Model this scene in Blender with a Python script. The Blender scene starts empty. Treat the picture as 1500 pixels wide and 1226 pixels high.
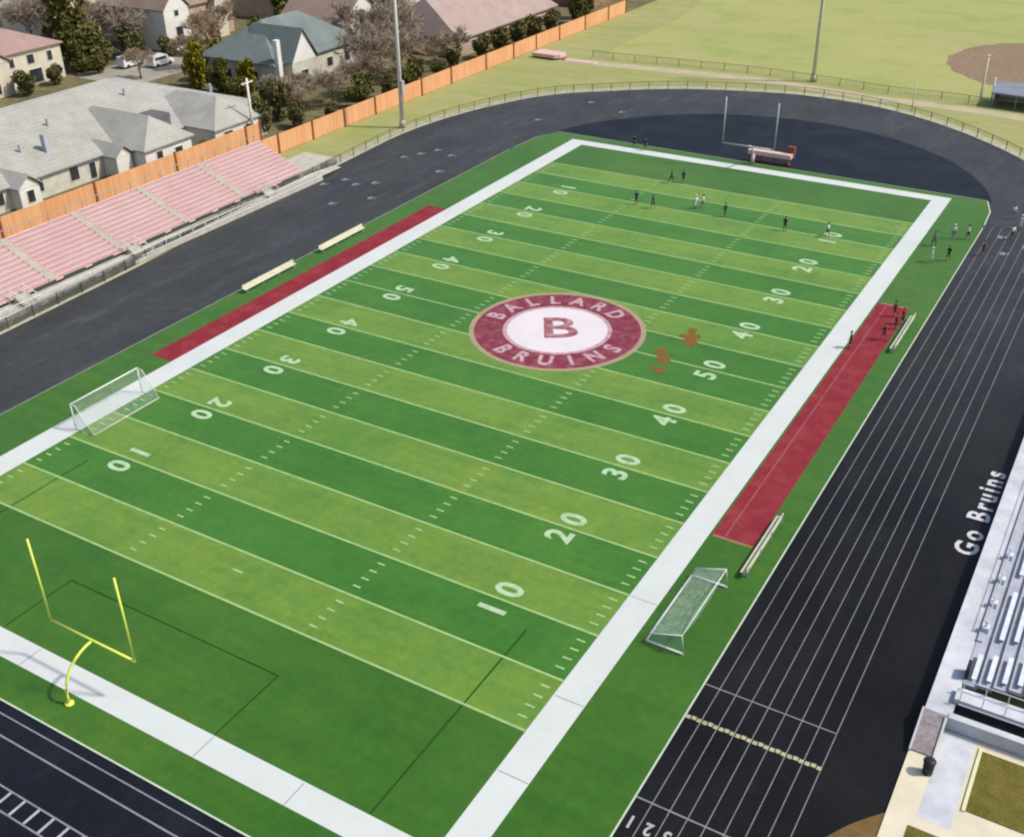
import bpy, bmesh, math, random
from mathutils import Vector, Matrix
R = math.radians
random.seed(7)
sc = bpy.context.scene
C = sc.collection
# ------------------------------------------------------------------ helpers
def link(o):
    C.objects.link(o); return o
def tag(o, label=None, cat=None, group=None, kind=None):
    if label: o['label'] = label
    if cat: o['category'] = cat
    if group: o['group'] = group
    if kind: o['kind'] = kind
    return o
def thing(name, label, cat, loc=(0, 0, 0), group=None, rz=0):
    o = bpy.data.objects.new(name, None); o.empty_display_size = .3
    o.location = loc; o.rotation_euler = (0, 0, rz); link(o)
    return tag(o, label, cat, group)
class MB:
    """collects faces and links them as one mesh object"""
    def __init__(s): s.v = []; s.f = []; s.m = []; s.mi = 0
    def add(s, vs, fs):
        n = len(s.v); s.v += [tuple(a) for a in vs]
        for f in fs: s.f.append(tuple(i + n for i in f)); s.m.append(s.mi)
        return s
    def box(s, x0, x1, y0, y1, z0, z1):
        vs = [(x, y, z) for z in (z0, z1) for x, y in ((x0, y0), (x1, y0), (x1, y1), (x0, y1))]
        return s.add(vs, [(3, 2, 1, 0), (4, 5, 6, 7), (0, 1, 5, 4), (1, 2, 6, 5), (2, 3, 7, 6), (3, 0, 4, 7)])
    def poly(s, pts, z=None):
        vs = [(p[0], p[1], z) if z is not None else p for p in pts]
        return s.add(vs, [tuple(range(len(vs)))])
    def rect(s, x0, x1, y0, y1, z):
        return s.poly([(x0, y0), (x1, y0), (x1, y1), (x0, y1)], z)
    def prism(s, pts, z0, z1):
        n = len(pts)
        vs = [(x, y, z0) for x, y in pts] + [(x, y, z1) for x, y in pts]
        fs = [tuple(reversed(range(n))), tuple(range(n, 2 * n))] + [(i, (i + 1) % n, n + (i + 1) % n, n + i) for i in range(n)]
        return s.add(vs, fs)
    def slab(s, quad, t):
        """a tilted slab: four points and the thickness below them"""
        vs = [tuple(q) for q in quad] + [(q[0], q[1], q[2] - t) for q in quad]
        n = len(quad)
        return s.add(vs, [tuple(range(n)), tuple(reversed(range(n, 2 * n)))] + [(i, n + i, n + (i + 1) % n, (i + 1) % n) for i in range(n)])
    def tube(s, pts, r, n=8, caps=True):
        pts = [Vector(p) for p in pts]
        rs = r if isinstance(r, (list, tuple)) else [r] * len(pts)
        rings = []
        for i, p in enumerate(pts):
            d = (pts[min(i + 1, len(pts) - 1)] - pts[max(i - 1, 0)]).normalized()
            a = d.cross(Vector((0, 0, 1)) if abs(d.z) < .95 else Vector((0, 1, 0))).normalized(); b = d.cross(a)
            rings.append([p + (a * math.cos(2 * math.pi * k / n) + b * math.sin(2 * math.pi * k / n)) * rs[i] for k in range(n)])
        vs = [v for ring in rings for v in ring]
        fs = [(i * n + k, i * n + (k + 1) % n, (i + 1) * n + (k + 1) % n, (i + 1) * n + k) for i in range(len(pts) - 1) for k in range(n)]
        if caps: fs += [tuple(reversed(range(n))), tuple(range((len(pts) - 1) * n, len(pts) * n))]
        return s.add(vs, fs)
    def band(s, a, b, z):
        """flat strip between two polylines"""
        n = len(a)
        return s.add([(p[0], p[1], z) for p in a] + [(p[0], p[1], z) for p in b], [(i, i + 1, n + i + 1, n + i) for i in range(n - 1)])
    def build(s, name, mat, parent=None, smooth=False):
        off = Vector(parent.location) if parent is not None and parent.parent is None else Vector((0, 0, 0))
        if parent is not None and parent.parent is not None: off = Vector(parent.parent.location)
        me = bpy.data.meshes.new(name)
        me.from_pydata([tuple(Vector(v) - off) for v in s.v], [], s.f)
        for m in (mat if isinstance(mat, list) else [mat]): me.materials.append(m)
        if isinstance(mat, list): me.polygons.foreach_set('material_index', s.m)
        bm = bmesh.new(); bm.from_mesh(me)
        bmesh.ops.recalc_face_normals(bm, faces=bm.faces) if len(s.f) < 4000 else None
        bm.to_mesh(me); bm.free()
        if smooth: me.polygons.foreach_set('use_smooth', [True] * len(me.polygons))
        o = bpy.data.objects.new(name, me); link(o)
        if parent is not None: o.parent = parent
        return o
def dup(root, loc, rz=None, scale=None, label=None, group=None):
    r = root.copy(); link(r); r.location = loc
    if rz is not None: r.rotation_euler = (0, 0, rz)
    if scale is not None: r.scale = scale if isinstance(scale, (tuple, list)) else (scale,) * 3
    if label: r['label'] = label
    if group: r['group'] = group
    for ch in list(root.children):
        c = ch.copy(); link(c); c.parent = r
        for g in list(ch.children):
            d = g.copy(); link(d); d.parent = c
    return r
# ------------------------------------------------------------------ materials
class NT:
    def __init__(s, name):
        s.mat = bpy.data.materials.new(name); s.mat.use_nodes = True
        s.t = s.mat.node_tree; s.b = s.t.nodes['Principled BSDF']; s.out = s.t.nodes['Material Output']
    def n(s, typ, **k):
        nd = s.t.nodes.new(typ)
        for a, b in k.items(): setattr(nd, a, b)
        return nd
    def l(s, a, b): s.t.links.new(a, b)
    def math(s, op, a, b=None, c=None):
        m = s.n('ShaderNodeMath', operation=op)
        for i, x in enumerate((a, b, c)):
            if x is None: continue
            if isinstance(x, (int, float)): m.inputs[i].default_value = x
            else: s.l(x, m.inputs[i])
        return m.outputs[0]
    def mix(s, f, a, b, blend='MIX'):
        m = s.n('ShaderNodeMix', data_type='RGBA', blend_type=blend)
        for i, x in ((0, f), (6, a), (7, b)):
            if isinstance(x, (int, float)): m.inputs[i].default_value = x
            elif isinstance(x, (tuple, list)): m.inputs[i].default_value = (*x[:3], 1)
            else: s.l(x, m.inputs[i])
        return m.outputs[2]
    def pos(s): return s.n('ShaderNodeNewGeometry').outputs['Position']
    def noise(s, scale, detail=3, vec=None, sx=None, rough=.55):
        v = vec or s.pos()
        if sx:
            mp = s.n('ShaderNodeMapping'); mp.inputs['Scale'].default_value = sx; s.l(v, mp.inputs[0]); v = mp.outputs[0]
        nz = s.n('ShaderNodeTexNoise'); nz.inputs['Scale'].default_value = scale; nz.inputs['Detail'].default_value = detail
        nz.inputs['Roughness'].default_value = rough
        s.l(v, nz.inputs['Vector']); return nz.outputs['Fac']
    def ramp(s, x, lo, hi, a=0., b=1.):
        m = s.n('ShaderNodeMapRange'); s.l(x, m.inputs[0])
        for i, v in enumerate((lo, hi, a, b)): m.inputs[i + 1].default_value = v
        return m.outputs[0]
    def bump(s, h, strength=.3, dist=.05):
        b = s.n('ShaderNodeBump'); b.inputs['Strength'].default_value = strength; b.inputs['Distance'].default_value = dist
        s.l(h, b.inputs['Height']); s.l(b.outputs[0], s.b.inputs['Normal'])
def M(name, col, rough=.8, amp=.25, scale=1.5, spec=.3, metal=0, col2=None, bump=0, sx=None, fine=None):
    t = NT(name); b = t.b
    nz = t.ramp(t.noise(scale, 5, sx=sx), .3, .7)
    c2 = col2 or tuple(max(0, c * (1 - amp)) for c in col)
    c1 = col if col2 else tuple(min(1, c * (1 + amp * .5)) for c in col)
    c = t.mix(nz, c2, c1)
    if fine:
        c = t.mix(t.ramp(t.noise(fine, 2), .35, .65), c, t.mix(1, c, (.72, .72, .72), 'MULTIPLY'))
    t.l(c, b.inputs['Base Color'])
    b.inputs['Roughness'].default_value = rough; b.inputs['Metallic'].default_value = metal
    b.inputs['Specular IOR Level'].default_value = spec
    if bump: t.bump(t.noise(scale * 6, 3), bump)
    return t.mat
FW, FL, YD = 48.768, 109.728, .9144
def turf_mat():
    t = NT('artificial_turf'); P = t.pos()
    sp = t.n('ShaderNodeSeparateXYZ'); t.l(P, sp.inputs[0]); x, y = sp.outputs[0], sp.outputs[1]
    ym = t.math('MINIMUM', y, t.math('SUBTRACT', FL, y))
    k = t.math('DIVIDE', t.math('SUBTRACT', ym, 10 * YD), 5 * YD)
    odd = t.math('GREATER_THAN', t.math('MODULO', t.math('ADD', t.math('FLOOR', k), 8.0), 2.0), .5)
    inx = t.math('MULTIPLY', t.math('GREATER_THAN', x, 0.), t.math('LESS_THAN', x, FW))
    iny = t.math('GREATER_THAN', k, 0.)
    inside = t.math('MULTIPLY', inx, iny)
    light = t.math('MULTIPLY', inside, t.math('SUBTRACT', 1.0, odd))
    mid = t.math('LESS_THAN', k, 9.0)
    big = t.ramp(t.noise(.055, 4), .3, .7); med = t.ramp(t.noise(.45, 4), .3, .7)
    streak = t.ramp(t.noise(1., 4, sx=(.06, .9, 1)), .3, .7)
    streak2 = t.ramp(t.noise(1., 4, sx=(1.1, .05, 1)), .3, .7)
    fine = t.ramp(t.noise(9., 3), .3, .7)
    L = t.mix(big, (.118, .258, .034), (.170, .290, .042))
    D = t.mix(big, (.036, .168, .014), (.058, .200, .022))
    E = t.mix(big, (.030, .130, .007), (.058, .164, .012))
    c = t.mix(light, D, L); c = t.mix(inside, E, c)
    c = t.mix(t.math('MULTIPLY', med, .75), c, t.mix(1, c, (1.34, 1.05, .85), 'MULTIPLY'))
    m2 = t.ramp(t.noise(1.4, 6, rough=.75), .35, .68)
    c = t.mix(t.math('MULTIPLY', m2, .85), c, t.mix(1, c, (.68, .76, .66), 'MULTIPLY'))
    c = t.mix(t.math('MULTIPLY', streak, .75), c, t.mix(1, c, (.72, .80, .75), 'MULTIPLY'))
    c = t.mix(t.math('MULTIPLY', streak2, .45), c, t.mix(1, c, (1.22, 1.12, 1.1), 'MULTIPLY'))
    c = t.mix(t.math('MULTIPLY', fine, .6), c, t.mix(1, c, (.66, .72, .66), 'MULTIPLY'))
    bl_ = t.ramp(t.noise(.16, 7, rough=.75), .46, .64)
    c = t.mix(t.math('MULTIPLY', bl_, .85), c, t.mix(1, c, (.66, .83, .70), 'MULTIPLY'))
    t.l(c, t.b.inputs['Base Color']); t.b.inputs['Roughness'].default_value = .8
    t.b.inputs['Specular IOR Level'].default_value = .25
    t.b.inputs['Sheen Weight'].default_value = .16; t.b.inputs['Sheen Tint'].default_value = (.8, 1, .7, 1)
    t.bump(t.noise(14, 3), .25, .03)
    return t.mat
def net_mat(name, col, alpha, scale):
    """netting: woven strands with holes between them"""
    t = NT(name)
    t.b.inputs['Base Color'].default_value = (*col, 1); t.b.inputs['Roughness'].default_value = .7
    tr = t.n('ShaderNodeBsdfTransparent'); mx = t.n('ShaderNodeMixShader')
    nz = t.ramp(t.noise(scale, 2), .3, .7, alpha * .6, alpha * 1.4)
    t.l(nz, mx.inputs[0]); t.l(tr.outputs[0], mx.inputs[1]); t.l(t.b.outputs[0], mx.inputs[2]); t.l(mx.outputs[0], t.out.inputs[0])
    return t.mat
def paint_mat(name, col, wear=.35, under=(.05, .13, .02), scale=1.2, seams=False):
    t = NT(name)
    n1 = t.ramp(t.noise(scale, 6, rough=.7), .45, .75, 0, wear)
    n2 = t.ramp(t.noise(.25, 3), .3, .7)
    c = t.mix(n2, tuple(a * .93 for a in col), col)
    c = t.mix(n1, c, under)
    t.l(c, t.b.inputs['Base Color']); t.b.inputs['Roughness'].default_value = .85; t.b.inputs['Specular IOR Level'].default_value = .2
    return t.mat
def board_mat(name, a, b, w):
    """vertical boards along y"""
    t = NT(name); P = t.pos(); sp = t.n('ShaderNodeSeparateXYZ'); t.l(P, sp.inputs[0])
    cell = t.math('FLOOR', t.math('DIVIDE', sp.outputs[1], w))
    wn = t.n('ShaderNodeTexWhiteNoise', noise_dimensions='1D'); t.l(cell, wn.inputs['W'])
    fr = t.math('FRACT', t.math('DIVIDE', sp.outputs[1], w))
    gap = t.math('LESS_THAN', fr, .09)
    c = t.mix(wn.outputs[0], a, b)
    c = t.mix(t.ramp(t.noise(.25, 4), .35, .65, 0, .5), c, t.mix(1, c, (.8, .72, .6), 'MULTIPLY'))
    c = t.mix(t.math('MULTIPLY', gap, .6), c, tuple(q * .4 for q in a))
    t.l(c, t.b.inputs['Base Color']); t.b.inputs['Roughness'].default_value = .85; t.b.inputs['Specular IOR Level'].default_value = .2
    return t.mat
def roof_mat(name, a, b):
    t = NT(name); P = t.pos(); sp = t.n('ShaderNodeSeparateXYZ'); t.l(P, sp.inputs[0])
    rows = t.math('LESS_THAN', t.math('FRACT', t.math('MULTIPLY', sp.outputs[2], 4.0)), .2)
    c = t.mix(t.ramp(t.noise(.35, 5), .3, .7), a, b)
    c = t.mix(t.ramp(t.noise(3., 3), .35, .65, 0, .5), c, t.mix(1, c, (.72, .72, .72), 'MULTIPLY'))
    c = t.mix(t.math('MULTIPLY', rows, .25), c, tuple(q * .6 for q in a))
    t.l(c, t.b.inputs['Base Color']); t.b.inputs['Roughness'].default_value = .9; t.b.inputs['Specular IOR Level'].default_value = .15
    return t.mat
def foliage(name, a, b, scale=.8):
    t = NT(name)
    oi = t.n('ShaderNodeObjectInfo')
    c = t.mix(t.ramp(t.noise(scale, 4), .32, .68), a, b)
    c = t.mix(t.math('MULTIPLY', oi.outputs['Random'], .5), c, t.mix(1, c, (1.3, 1.05, .8), 'MULTIPLY'))
    t.l(c, t.b.inputs['Base Color']); t.b.inputs['Roughness'].default_value = .8; t.b.inputs['Specular IOR Level'].default_value = .15
    return t.mat
def ground_mat():
    t = NT('dry_grass')
    n1 = t.ramp(t.noise(.05, 5), .3, .7); n2 = t.ramp(t.noise(.35, 5), .35, .65); n3 = t.ramp(t.noise(2.5, 4), .3, .7)
    st = t.ramp(t.noise(1, 4, sx=(.05, .35, 1)), .35, .65)
    c = t.mix(n1, (.275, .290, .095), (.370, .330, .145))
    c = t.mix(t.math('MULTIPLY', n2, .6), c, (.225, .285, .075))
    c = t.mix(t.math('MULTIPLY', st, .45), c, (.400, .355, .180))
    c = t.mix(t.math('MULTIPLY', n3, .3), c, t.mix(1, c, (.68, .72, .6), 'MULTIPLY'))
    t.l(c, t.b.inputs['Base Color']); t.b.inputs['Roughness'].default_value = .95; t.b.inputs['Specular IOR Level'].default_value = .1
    return t.mat
def outfield_mat():
    t = NT('outfield_grass')
    n1 = t.ramp(t.noise(.03, 5), .3, .7); st = t.ramp(t.noise(1, 5, sx=(.025, .16, 1)), .35, .65); n3 = t.ramp(t.noise(1.6, 4), .3, .7)
    c = t.mix(n1, (.285, .325, .100), (.375, .375, .135))
    c = t.mix(t.math('MULTIPLY', st, .8), c, (.375, .340, .155))
    pt = t.ramp(t.noise(.09, 6, rough=.7), .5, .66); c = t.mix(t.math('MULTIPLY', pt, .5), c, (.215, .285, .070))
    c = t.mix(t.math('MULTIPLY', n3, .22), c, t.mix(1, c, (.7, .78, .6), 'MULTIPLY'))
    t.l(c, t.b.inputs['Base Color']); t.b.inputs['Roughness'].default_value = .95; t.b.inputs['Specular IOR Level'].default_value = .1
    return t.mat
def track_mat(name, a, b, spec=.75, grey_cols=None):
    t = NT(name)
    c = t.mix(t.ramp(t.noise(.12, 5), .3, .7), a, b)
    if grey_cols:      # surface greyer left and far; the fade along the right paints in grazing sheen
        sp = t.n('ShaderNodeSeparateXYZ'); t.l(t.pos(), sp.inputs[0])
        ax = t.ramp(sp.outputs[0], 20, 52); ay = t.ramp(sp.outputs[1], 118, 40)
        black_mix = t.math('MULTIPLY', ax, ay)
        near = t.ramp(sp.outputs[1], 14, 0); black_mix = t.math('MAXIMUM', black_mix, near)
        c = t.mix(black_mix, t.mix(t.ramp(t.noise(.09, 6), .3, .7), grey_cols[0], grey_cols[1]), c)
    c = t.mix(t.ramp(t.noise(.5, 6, sx=(1, .25, 1), rough=.7), .5, .72, 0, .6), c, t.mix(1, c, (1.9, 1.9, 1.95), 'MULTIPLY'))
    c = t.mix(t.ramp(t.noise(1.3, 5), .4, .7, 0, .45), c, t.mix(1, c, (1.5, 1.5, 1.55), 'MULTIPLY'))
    c = t.mix(t.ramp(t.noise(.35, 4, sx=(1, .12, 1)), .4, .7, 0, .4), c, t.mix(1, c, (.7, .7, .72), 'MULTIPLY'))
    t.l(c, t.b.inputs['Base Color'])
    t.l(t.ramp(t.noise(.2, 4), .3, .7, .42, .56), t.b.inputs['Roughness'])
    t.b.inputs['Specular IOR Level'].default_value = spec
    t.bump(t.noise(22, 3), .35, .01)
    return t.mat
m_turf = turf_mat()
m_ground = ground_mat(); m_out = outfield_mat()
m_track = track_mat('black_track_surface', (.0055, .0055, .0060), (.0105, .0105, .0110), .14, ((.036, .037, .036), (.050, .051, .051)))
m_dzone = track_mat('dark_infield_surface', (.007, .009, .013), (.011, .013, .018), .12)
m_white = paint_mat('white_turf_paint', (.57, .59, .56), .22, (.42, .47, .39))
m_line = paint_mat('faded_line_paint', (.33, .47, .19), .5, (.10, .20, .04))
m_num = paint_mat('faded_number_paint', (.42, .56, .34), .65, (.12, .24, .07), 1.6)
m_darkline = paint_mat('dark_green_line', (.012, .052, .006), .5, (.03, .10, .01))
m_red = paint_mat('maroon_turf', (.215, .018, .027), .75, (.30, .055, .060), .55)
m_rededge = paint_mat('faded_red_edge', (.30, .16, .08), .5, (.12, .12, .04))
m_redline = paint_mat('faded_pink_line', (.30, .10, .10), .8, (.2, .03, .04), .7)
m_emred = paint_mat('emblem_maroon', (.185, .028, .046), .6, (.36, .17, .19), 1.0)
m_emwhite = paint_mat('emblem_white', (.66, .60, .61), .2, (.5, .36, .38), .8)
m_empink = paint_mat('emblem_pink', (.50, .34, .36), .85, (.22, .04, .06), 1.6)
m_emtan = paint_mat('emblem_tan', (.36, .27, .17), .4, (.1, .16, .05), .9)
m_emworn = paint_mat('worn_emblem_letter', (.26, .06, .08), .9, (.55, .45, .46), 1.1)
m_rust = paint_mat('rust_brown_paint', (.21, .085, .025), .75, (.06, .12, .02), .9)
m_lane = paint_mat('lane_paint', (.24, .24, .25), .5, (.05, .05, .055), 1.5)
m_lane_old = paint_mat('worn_lane_paint', (.075, .077, .080), .6, (.035, .036, .038), .8)
m_curb = paint_mat('white_curb_paint', (.50, .58, .44), .35, (.12, .2, .08), 1.3)
m_curb_old = paint_mat('worn_curb_paint', (.26, .32, .22), .5, (.05, .08, .04), .9)
m_exch = paint_mat('worn_exchange_paint', (.23, .23, .24), .7, (.06, .06, .065), 2)
m_letterwhite = paint_mat('bright_track_lettering', (.60, .60, .62), .35, (.05, .05, .055), 2)
m_yellow = paint_mat('yellow_track_paint', (.42, .40, .24), .6, (.06, .06, .05), 3)
m_trkwhite = paint_mat('white_track_paint', (.42, .42, .43), .5, (.05, .05, .055), 2)
m_conc = M('pale_concrete', (.53, .50, .41), .9, .18, .8, .2, fine=6)
m_conc_l = M('light_grey_concrete', (.54, .55, .575), .85, .22, .7, .2)
m_cream = M('cream_paving', (.64, .57, .42), .9, .12, .5, .2)
m_border = M('gravel_edge', (.50, .47, .34), .95, .35, .9, .1, col2=(.34, .33, .20))
m_path = M('tan_path', (.47, .39, .27), .95, .3, .4, .1, col2=(.37, .34, .19))
m_dirt = M('infield_dirt', (.30, .205, .140), .95, .25, .12, .1, col2=(.26, .195, .115), fine=1.5)
m_mulch = M('mulch_soil', (.19, .105, .040), .95, .5, 1.4, .1, col2=(.10, .085, .025), bump=.5)
m_plot = M('olive_grass_plot', (.19, .155, .038), .95, .4, .9, .1, col2=(.115, .105, .020), fine=7, bump=.4)
m_yard = M('winter_lawn', (.215, .180, .095), .95, .4, .12, .1, col2=(.125, .115, .050), fine=.8)
m_road = M('tan_driveway', (.33, .30, .24), .9, .2, .3, .2)
m_fence = board_mat('orange_cedar_boards', (.66, .31, .15), (.74, .41, .21), .16)
m_fpost = M('dark_cedar_post', (.24, .085, .032), .9, .3, 2)
m_seat = M('faded_red_seat', (.60, .36, .35), .75, .2, .25, .25, col2=(.64, .48, .44))
m_foot = M('pale_footboard', (.56, .40, .37), .8, .15, .4, .2, col2=(.52, .33, .32))
m_alu = M('brushed_aluminium', (.62, .63, .67), .45, .1, 3, .5, .35)
m_alu_w = M('bright_bench_plank', (.66, .67, .70), .5, .15, 2, .5)
m_greystep = M('grey_steel_step', (.40, .41, .45), .7, .18, 1.2, .35)
m_whitep = M('white_painted_metal', (.72, .72, .68), .55, .08, 1.5, .4)
m_steel = M('galvanised_steel', (.40, .41, .41), .5, .15, 2, .5, .4)
m_black = M('black_metal', (.018, .018, .020), .5, .2, 4)
m_darkgap = M('dark_gap_shade', (.035, .045, .040), .85, .4, 1.5, col2=(.06, .07, .06))  # dark colour that paints shade into the stand gaps
m_neon = M('neon_yellow_paint', (.66, .74, .10), .45, .08, 1.2, .5)
m_postgrey = M('pale_grey_post', (.42, .43, .41), .5, .12, 1, .4)
m_pole = M('pale_pole', (.62, .58, .52), .7, .12, .5, .3)
m_padpink = M('faded_pink_pad', (.66, .43, .39), .8, .15, 1, .2)
m_padrust = M('rust_frame', (.24, .075, .045), .8, .2, 1)
m_brickramp = M('mauve_brick', (.33, .28, .28), .9, .25, 2.5, .2, fine=8)
m_bench = M('cream_bench', (.60, .58, .42), .6, .1, 1.5, .3)
m_net = net_mat('goal_net', (.50, .62, .48), .29, 3.)
m_net2 = net_mat('thin_goal_net', (.46, .55, .44), .15, 3.)
m_chain = net_mat('chain_link', (.16, .16, .14), .14, 2.)
m_screen = net_mat('dark_windscreen', (.050, .052, .046), .72, 1.)
m_glass = M('dark_window', (.035, .04, .048), .15, .3, 1, .6)
m_trim = M('white_trim', (.70, .67, .58), .7, .08, 1)
m_cream_wall = M('cream_siding', (.62, .56, .43), .85, .12, .5)
m_white_wall = M('white_siding', (.72, .69, .62), .8, .1, .5)
m_pale_wall = M('pale_stone', (.56, .53, .43), .85, .2, .8)
m_tan_wall = M('tan_brick', (.46, .34, .24), .9, .2, .7)
m_brown_wall = M('brown_brick', (.27, .15, .085), .9, .25, .7)
m_rgrey = roof_mat('grey_shingle', (.345, .33, .29), (.435, .42, .37))
m_rpink = roof_mat('pinkish_shingle', (.34, .225, .195), (.40, .275, .24))
m_rbrown = roof_mat('brown_shingle', (.28, .195, .145), (.34, .25, .19))
m_rteal = roof_mat('teal_shingle', (.150, .180, .170), (.205, .235, .220))
m_rmauve = roof_mat('mauve_shingle', (.36, .26, .235), (.42, .32, .27))
m_rtan = roof_mat('tan_shingle', (.33, .29, .22), (.40, .36, .28))
m_ever = foliage('evergreen_leaf', (.048, .056, .013), (.150, .145, .036))
m_yelg = foliage('yellow_green_leaf', (.060, .062, .004), (.230, .200, .016), .9)
m_olive = foliage('olive_leaf', (.060, .060, .018), (.180, .165, .060))
m_twig = foliage('bare_twig', (.225, .178, .135), (.385, .320, .245), .6)
m_bark = M('grey_bark', (.115, .095, .075), .9, .3, 4)
m_dormer = M('dark_slate_panel', (.135, .120, .128), .8, .2, 1)
m_bluegrey = M('blue_grey_roof', (.22, .235, .28), .6, .15, .6)
m_car = M('white_car_paint', (.74, .73, .73), .3, .03, .5, .6)
m_tyre = M('tyre_rubber', (.02, .02, .02), .9, .2, 3)

# ------------------------------------------------------------------ camera, light
cam = bpy.data.cameras.new('camera'); co = link(bpy.data.objects.new('camera', cam))
co.location = (71.494, -29.667, 47.428); co.rotation_euler = (R(59.263), R(.714), R(30.598))
cam.sensor_fit = 'HORIZONTAL'; cam.sensor_width = 36; cam.lens = 38.837; cam.clip_start = .5; cam.clip_end = 6000
sc.camera = co
SUN_EL, SUN_AZ = R(50), math.atan2(.92, .38)      # azimuth from +y towards +x
sun = bpy.data.lights.new('sun', 'SUN'); so = link(bpy.data.objects.new('sun', sun))
sun.energy = 3.7; sun.angle = R(4); sun.color = (1, .955, .88)
d = Vector((math.sin(SUN_AZ) * math.cos(SUN_EL), math.cos(SUN_AZ) * math.cos(SUN_EL), math.sin(SUN_EL)))
so.rotation_euler = d.to_track_quat('Z', 'Y').to_euler(); so.location = (60, 40, 90)
w = bpy.data.worlds.new('World'); sc.world = w; w.use_nodes = True
sky = w.node_tree.nodes.new('ShaderNodeTexSky'); sky.sky_type = 'NISHITA'; sky.sun_disc = False
sky.sun_elevation = SUN_EL; sky.sun_rotation = SUN_AZ; sky.dust_density = 2.0
bg = w.node_tree.nodes['Background']; bg.inputs[1].default_value = .15
w.node_tree.links.new(sky.outputs[0], bg.inputs[0])
sc.view_settings.view_transform = 'Standard'; sc.view_settings.look = 'None'; sc.view_settings.exposure = .05
sc.cycles.use_denoising = True
sc.cycles.transparent_max_bounces = 16; sc.cycles.max_bounces = 6
sc.cycles.pixel_filter_type = 'BLACKMAN_HARRIS'; sc.cycles.filter_width = 2.2

# ------------------------------------------------------------------ ground
def struct(name, mb, mat, parent=None):
    o = mb.build(name, mat, parent)
    if parent is None: tag(o, kind='structure')
    return o
def catmull(pts, n=8):
    out = []; N = len(pts)
    for i in range(N - 1):
        p0, p1, p2, p3 = (Vector(pts[max(0, min(N - 1, i + k))]) for k in (-1, 0, 1, 2))
        for s in range(n):
            u = s / n
            out.append(tuple(.5 * ((2 * p1) + (p2 - p0) * u + (2 * p0 - 5 * p1 + 4 * p2 - p3) * u * u + (3 * p1 - p0 - 3 * p2 + p3) * u ** 3)))
    out.append(tuple(pts[-1])); return out
struct('ground', MB().rect(-2500, 2500, -1500, 3500, -.06), m_ground)
struct('residential_lawn', MB().poly([(-420, -60), (-42.3, -60), (-42.3, 89.3), (-36.1, 89.3), (-36.1, 520), (-420, 520)], -.045), m_yard)
outf = catmull([(-35, 250), (-24, 205), (-22, 163), (-6, 161.5), (8, 161.5), (20, 161.5), (31, 160.5), (42, 161), (60, 160), (130, 158)], 6) + [(130, 420), (-35, 420)]
struct('baseball_outfield', MB().poly(outf, -.05), m_out)
pth_a = catmull([(-28, 156.5), (-17, 157), (-4, 158), (8, 158.6), (20, 157.6), (31, 156), (42, 156.2), (60, 154), (90, 150)], 6)
pth_b = [(x, y - 3.2) for x, y in pth_a]
struct('tan_path', MB().band(pth_a, pth_b, -.046), m_path)
dirt = []
for k in range(72):
    a = 2 * math.pi * k / 72; q = 1 + random.uniform(-.03, .025); dirt.append((55.5 + 21.5 * q * math.cos(a), 190 + 21.0 * q * math.sin(a)))
struct('dirt_infield', MB().poly(dirt, -.040), m_dirt)
# ------------------------------------------------------------------ running track
outer = catmull([(-18.5, -60), (-19.5, 0), (-21.3, 28), (-22.2, 44), (-23.3, 58), (-25.2, 86), (-26.0, 104), (-23.3, 118.8), (-17.8, 131.2), (-9.2, 139.2), (.3, 145.5), (12.1, 149.6), (21.9, 151), (33.4, 148.9), (45, 142.4), (56.1, 131.9), (63.5, 120), (67.2, 107), (68, 95), (68, 60), (68, 20), (68, -60)], 8)
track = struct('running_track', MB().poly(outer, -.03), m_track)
def offset(poly, dd):
    out = []
    for i, p in enumerate(poly):
        a = Vector(poly[max(0, i - 1)]); b = Vector(poly[min(len(poly) - 1, i + 1)]); t = (b - a).normalized()
        out.append((p[0] - t.y * dd, p[1] + t.x * dd))
    return out
cut = [p for p in outer if p[1] > 82 or p[0] < 0]
cut = [p for p in cut if not (p[0] > 60 and p[1] < 100)]
struct('gravel_track_edge', MB().band(cut, offset(cut, 1.7), -.035), m_border)
# infield D areas
CX, CY, RR = 24.3, 104.5, 32.2
darc = [(CX + RR * math.cos(a), CY + RR * math.sin(a)) for a in [math.pi * k / 60 for k in range(61)]]
darc = [p for p in darc if p[1] > 112.4]
struct('infield_apron_far', MB().poly([(darc[0][0], 112.5)] + darc + [(darc[-1][0], 112.5)], -.022), m_dzone)
struct('infield_apron_near', MB().poly([(-7, -3.5), (5, -24), (24, -31), (43, -25), (55.5, -3.5)], -.022), m_dzone)
# lanes: right straight
mb = MB()
for i in range(1, 9):
    mb.rect(56.1 + i * 1.0 - .025, 56.1 + i * 1.0 + .025, -40, 104, -.018)
mb.build('lane_line', m_lane, track)
mb = MB()
for i in range(1, 9):
    rr = RR + i * 1.0
    pts = [(CX - 0.1 + rr * math.cos(a), 104 + rr * math.sin(a)) for a in [math.pi * k / 60 for k in range(61)]]
    mb.band(pts, offset(pts, .06), -.018)
    mb.rect(CX - .1 - rr - .03, CX - .1 - rr + .03, -20, 104, -.018)
mb.build('worn_lane_line', m_lane_old, track)
MB().rect(56.15, 64.1, 17.70, 17.78, -.012).build('start_line', m_lane, track)
MB().rect(56.15, 64.1, 8.05, 8.15, -.012).build('start_line', m_lane, track)
mb = MB()
for i in range(8):
    for q in range(3):
        x = 56.2 + i + q * .33; mb.rect(x, x + .27, 14.66 + .05 * (q % 2), 14.94 + .05 * (q % 2), -.010)
mb.build('finish_line', m_yellow, track)
mb = MB(); rnd = random.Random(9)
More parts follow.
